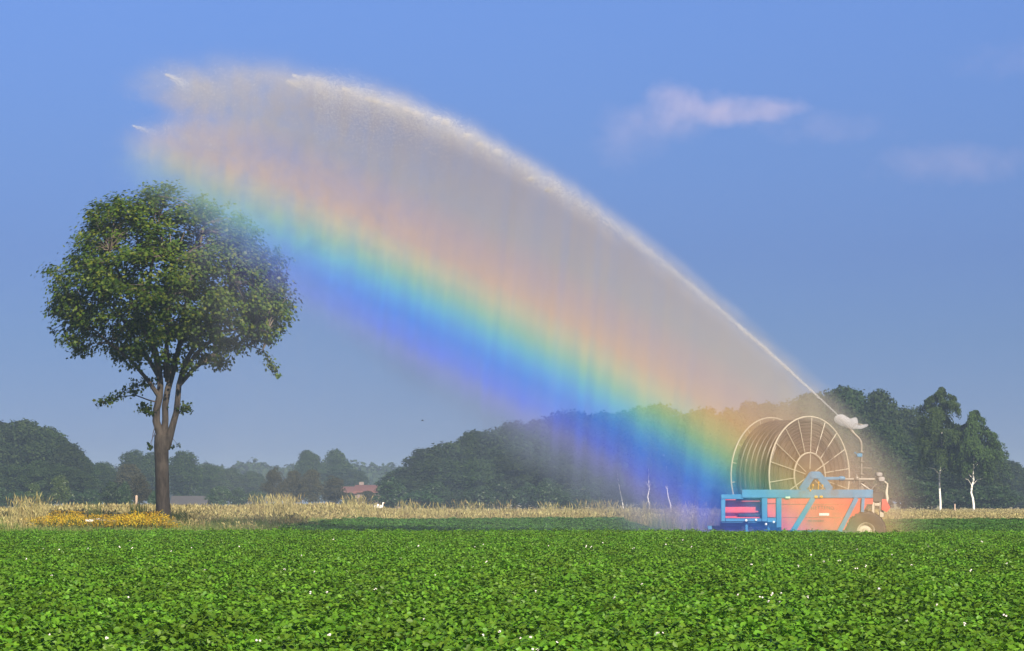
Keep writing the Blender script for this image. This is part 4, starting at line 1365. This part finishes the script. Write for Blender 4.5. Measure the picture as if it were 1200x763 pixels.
    c = g.ramp(f, [(A(39.2), (.22, .27, .38)), (A(39.9), (.22, .27, .44)), (A(40.3), (.24, .27, .72)), (A(40.6), (.14, .22, 1.0)), (A(41.0), (.07, .25, 1.0)), (A(41.25), (.09, .38, .95)), (A(41.52), (.16, .56, .68)),
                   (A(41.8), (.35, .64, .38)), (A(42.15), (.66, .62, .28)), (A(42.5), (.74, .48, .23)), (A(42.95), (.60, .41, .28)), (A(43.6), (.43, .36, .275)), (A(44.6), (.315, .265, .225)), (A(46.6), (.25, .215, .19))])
    # far out the painted bow is mixed towards an even grey
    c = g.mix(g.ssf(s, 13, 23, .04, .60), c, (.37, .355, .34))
    c = g.mix(g.m('MULTIPLY', jet, .85), c, (.60, .57, .56))
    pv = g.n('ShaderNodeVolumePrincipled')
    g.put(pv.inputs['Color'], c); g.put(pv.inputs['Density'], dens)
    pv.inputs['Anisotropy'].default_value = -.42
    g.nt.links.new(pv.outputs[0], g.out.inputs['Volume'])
    m.cycles.volume_step_rate = .35
    return m


MIST = .16


def spray_mist():
    outl = [(-3.0, -.05), (-3.0, 5.0), (-.6, 5.2)]
    for s in np.linspace(1, 23.9, 14): outl.append((s, arc(min(s, 22.5)) + .9))
    outl += [(25.2, 13.6), (25.4, 9.0), (23.0, -.05)]
    n = len(outl)
    v = []
    for sg in (-4.7, 4.7):
        v += [tuple(wpos(s, z, sg)) for s, z in outl]
    cen = len(v)
    f = [tuple(range(n - 1, -1, -1)), tuple(range(n, 2 * n))] + [(i, (i + 1) % n, n + (i + 1) % n, n + i) for i in range(n)]
    me = bpy.data.meshes.new('spray_mist'); me.from_pydata(v, [], f); me.update()
    import bmesh
    bm = bmesh.new(); bm.from_mesh(me); bmesh.ops.triangulate(bm, faces=bm.faces[:]); bmesh.ops.recalc_face_normals(bm, faces=bm.faces[:]); bm.to_mesh(me); bm.free()
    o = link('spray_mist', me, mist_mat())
    tag(o, 'pale falling water mist with a rainbow band under the arching jet', 'spray', None, 'stuff')


spray_mist()


def water_splash():
    import bmesh
    d = 81.7
    bm = bmesh.new()
    for px, py, rx, rz, oy in ((985, 491.5, .21, .16, -.05), (989, 494, .22, .16, -.05), (994.5, 497, .18, .13, -.05), (1000, 494.8, .14, .14, -.05), (1002, 492.5, .08, .10, -.04), (999, 499.5, .20, .10, -.03), (1006, 500.6, .19, .065, -.03), (1011.5, 499.4, .14, .05, 0), (1015, 498, .08, .035, 0)):
        p = at(px, py, d)
        bmesh.ops.create_icosphere(bm, subdivisions=3, radius=1, matrix=Matrix.Translation((p.x, p.y + oy, p.z)) @ Matrix.Diagonal((rx, (rx + rz) / 2, rz, 1)))
    me = bpy.data.meshes.new('water_splash'); bm.to_mesh(me); bm.free()
    m, g = new_mat('splash_water')
    pv = g.n('ShaderNodeVolumePrincipled'); pv.inputs['Color'].default_value = (.78, .76, .80, 1); pv.inputs['Density'].default_value = 6.0; pv.inputs['Anisotropy'].default_value = -.3
    g.nt.links.new(pv.outputs[0], g.out.inputs['Volume'])
    o = link('water_splash', me, m)
    r = o.modifiers.new('merge', 'REMESH'); r.mode = 'VOXEL'; r.voxel_size = .025
    tag(o, 'white burst of splashing water around the rain gun nozzle', 'splash', None, 'stuff')


water_splash()


# ------------------------------------------------------------------ cloud, haze, sky, sun, camera
def cloud():
    d = 3200.0
    m, g = new_mat('cloud_vapour')
    tc = g.n('ShaderNodeTexCoord').outputs['Object']
    sx = g.n('ShaderNodeSeparateXYZ'); g.put(sx.inputs[0], tc)
    n1 = g.noise(tc, .022, 7, .62)
    n2 = g.m('SUBTRACT', n1, .5)

    def blob(px, py, rx, rz, k):
        p = at(px, py, d) - at(830, 150, d)
        a = g.m('DIVIDE', g.m('SUBTRACT', sx.outputs[0], p.x), rx / F * d); b = g.m('DIVIDE', g.m('SUBTRACT', sx.outputs[2], p.z), rz / F * d); c = g.m('DIVIDE', sx.outputs[1], 110.0)
        r = g.m('ADD', g.m('ADD', g.m('MULTIPLY', a, a), g.m('MULTIPLY', b, b)), g.m('MULTIPLY', c, c))
        e = g.m('ADD', g.m('SUBTRACT', 1.0, r), g.m('MULTIPLY', n2, 5.2))
        return g.m('MULTIPLY', g.ssf(e, -.1, 1.6), k)
    parts = [blob(796, 122, 48, 20, 1.0), blob(845, 132, 60, 14, .85), blob(895, 131, 52, 11, .8), blob(780, 140, 62, 26, .4), blob(740, 160, 50, 40, .22), (blob(970, 150, 90, 16, .16)), blob(1120, 195, 110, 24, .22), blob(1180, 70, 70, 22, .10)]
    dens = parts[0]
    for p in parts[1:]: dens = g.m('MAXIMUM', dens, p)
    pv = g.n('ShaderNodeVolumePrincipled'); pv.inputs['Color'].default_value = (1.0, .79, .82, 1)
    g.put(pv.inputs['Density'], g.m('MULTIPLY', dens, .0044)); pv.inputs['Anisotropy'].default_value = -.1
    g.nt.links.new(pv.outputs[0], g.out.inputs['Volume'])
    m.cycles.volume_step_rate = .3
    b = MB()
    p0, p1 = at(660, 245, d) - at(830, 150, d), at(1260, 40, d) - at(830, 150, d)
    b.box(p0.x, p1.x, -130, 130, p0.z, p1.z, 0)
    tag(b.build('cloud', m, None, at(830, 150, d)), 'thin pinkish cloud drifting in the blue sky right of the jet', 'cloud', None, 'stuff')


cloud()

hz_m, g = new_mat('haze_air')
pv = g.n('ShaderNodeVolumePrincipled'); pv.inputs['Color'].default_value = (.36, .48, .66, 1); pv.inputs['Density'].default_value = .00058; pv.inputs['Anisotropy'].default_value = 0.0
g.nt.links.new(pv.outputs[0], g.out.inputs['Volume'])
b = MB(); b.box(-1800, 1800, -300, 1800, -1.2, 24, 0)
o = b.build('haze', hz_m); tag(o, 'thin bluish summer haze over the farmland', 'haze', None, 'stuff')

w = bpy.data.worlds.new('World'); SC.world = w; w.use_nodes = True
nt = w.node_tree; nt.nodes.clear()
sky = nt.nodes.new('ShaderNodeTexSky'); sky.sky_type = 'NISHITA'; sky.sun_disc = False
sky.sun_elevation = math.radians(32.5); sky.sun_rotation = math.atan2(SUN.x, SUN.y)
sky.altitude = 50; sky.air_density = 1.0; sky.dust_density = 0.0; sky.ozone_density = 10.0
bg = nt.nodes.new('ShaderNodeBackground'); bg.inputs[1].default_value = .05
wo = nt.nodes.new('ShaderNodeOutputWorld')
# summer murk low over the horizon: the sky itself is dimmer and greyer there
tcw = nt.nodes.new('ShaderNodeTexCoord'); sxw = nt.nodes.new('ShaderNodeSeparateXYZ'); nt.links.new(tcw.outputs['Generated'], sxw.inputs[0])
rw = nt.nodes.new('ShaderNodeValToRGB'); crw = rw.color_ramp
MURK = [(.0, (.36, .385, .62)), (.02, (.37, .385, .62)), (.06, (.46, .44, .61)), (.092, (.56, .49, .66)), (.13, (.76, .64, .78)), (.18, (1.0, .83, .97)), (.30, (1.1, 1.0, 1.0))]
while len(crw.elements) < len(MURK): crw.elements.new(1)
for e, (p, c) in zip(crw.elements, MURK): e.position = p; e.color = (*c, 1)
nt.links.new(sxw.outputs[2], rw.inputs[0])
mw = nt.nodes.new('ShaderNodeMix'); mw.data_type = 'RGBA'; mw.blend_type = 'MULTIPLY'; mw.inputs[0].default_value = 1
nt.links.new(sky.outputs[0], mw.inputs[6]); nt.links.new(rw.outputs[0], mw.inputs[7])
nt.links.new(mw.outputs[2], bg.inputs[0]); nt.links.new(bg.outputs[0], wo.inputs[0])

sl = bpy.data.lights.new('sun', 'SUN'); sl.energy = 5.0; sl.angle = math.radians(.53); sl.color = (1.0, .90, .74)
so = bpy.data.objects.new('sun', sl); COL.objects.link(so); so.rotation_euler = (-SUN).to_track_quat('-Z', 'Y').to_euler(); so.location = (40, -60, 60)

cam = bpy.data.cameras.new('camera'); co = bpy.data.objects.new('camera', cam); COL.objects.link(co)
co.location = (0, 0, EYE); co.rotation_euler = (PI / 2, 0, 0)
cam.sensor_width = 36; cam.lens = 36 * F / 1200; cam.shift_y = (HOR - 381.5) / 1200
cam.clip_start = .1; cam.clip_end = 9000
SC.camera = co

SC.view_settings.view_transform = 'Standard'; SC.view_settings.look = 'None'
SC.view_settings.exposure = 1.1; SC.view_settings.gamma = 1
cy = SC.cycles
cy.use_denoising = True
try: cy.denoiser = 'OPENIMAGEDENOISE'
except Exception: pass
cy.max_bounces = 6; cy.diffuse_bounces = 2; cy.glossy_bounces = 2; cy.transmission_bounces = 3; cy.volume_bounces = 1; cy.transparent_max_bounces = 8
cy.volume_step_rate = 1.0; cy.volume_max_steps = 256
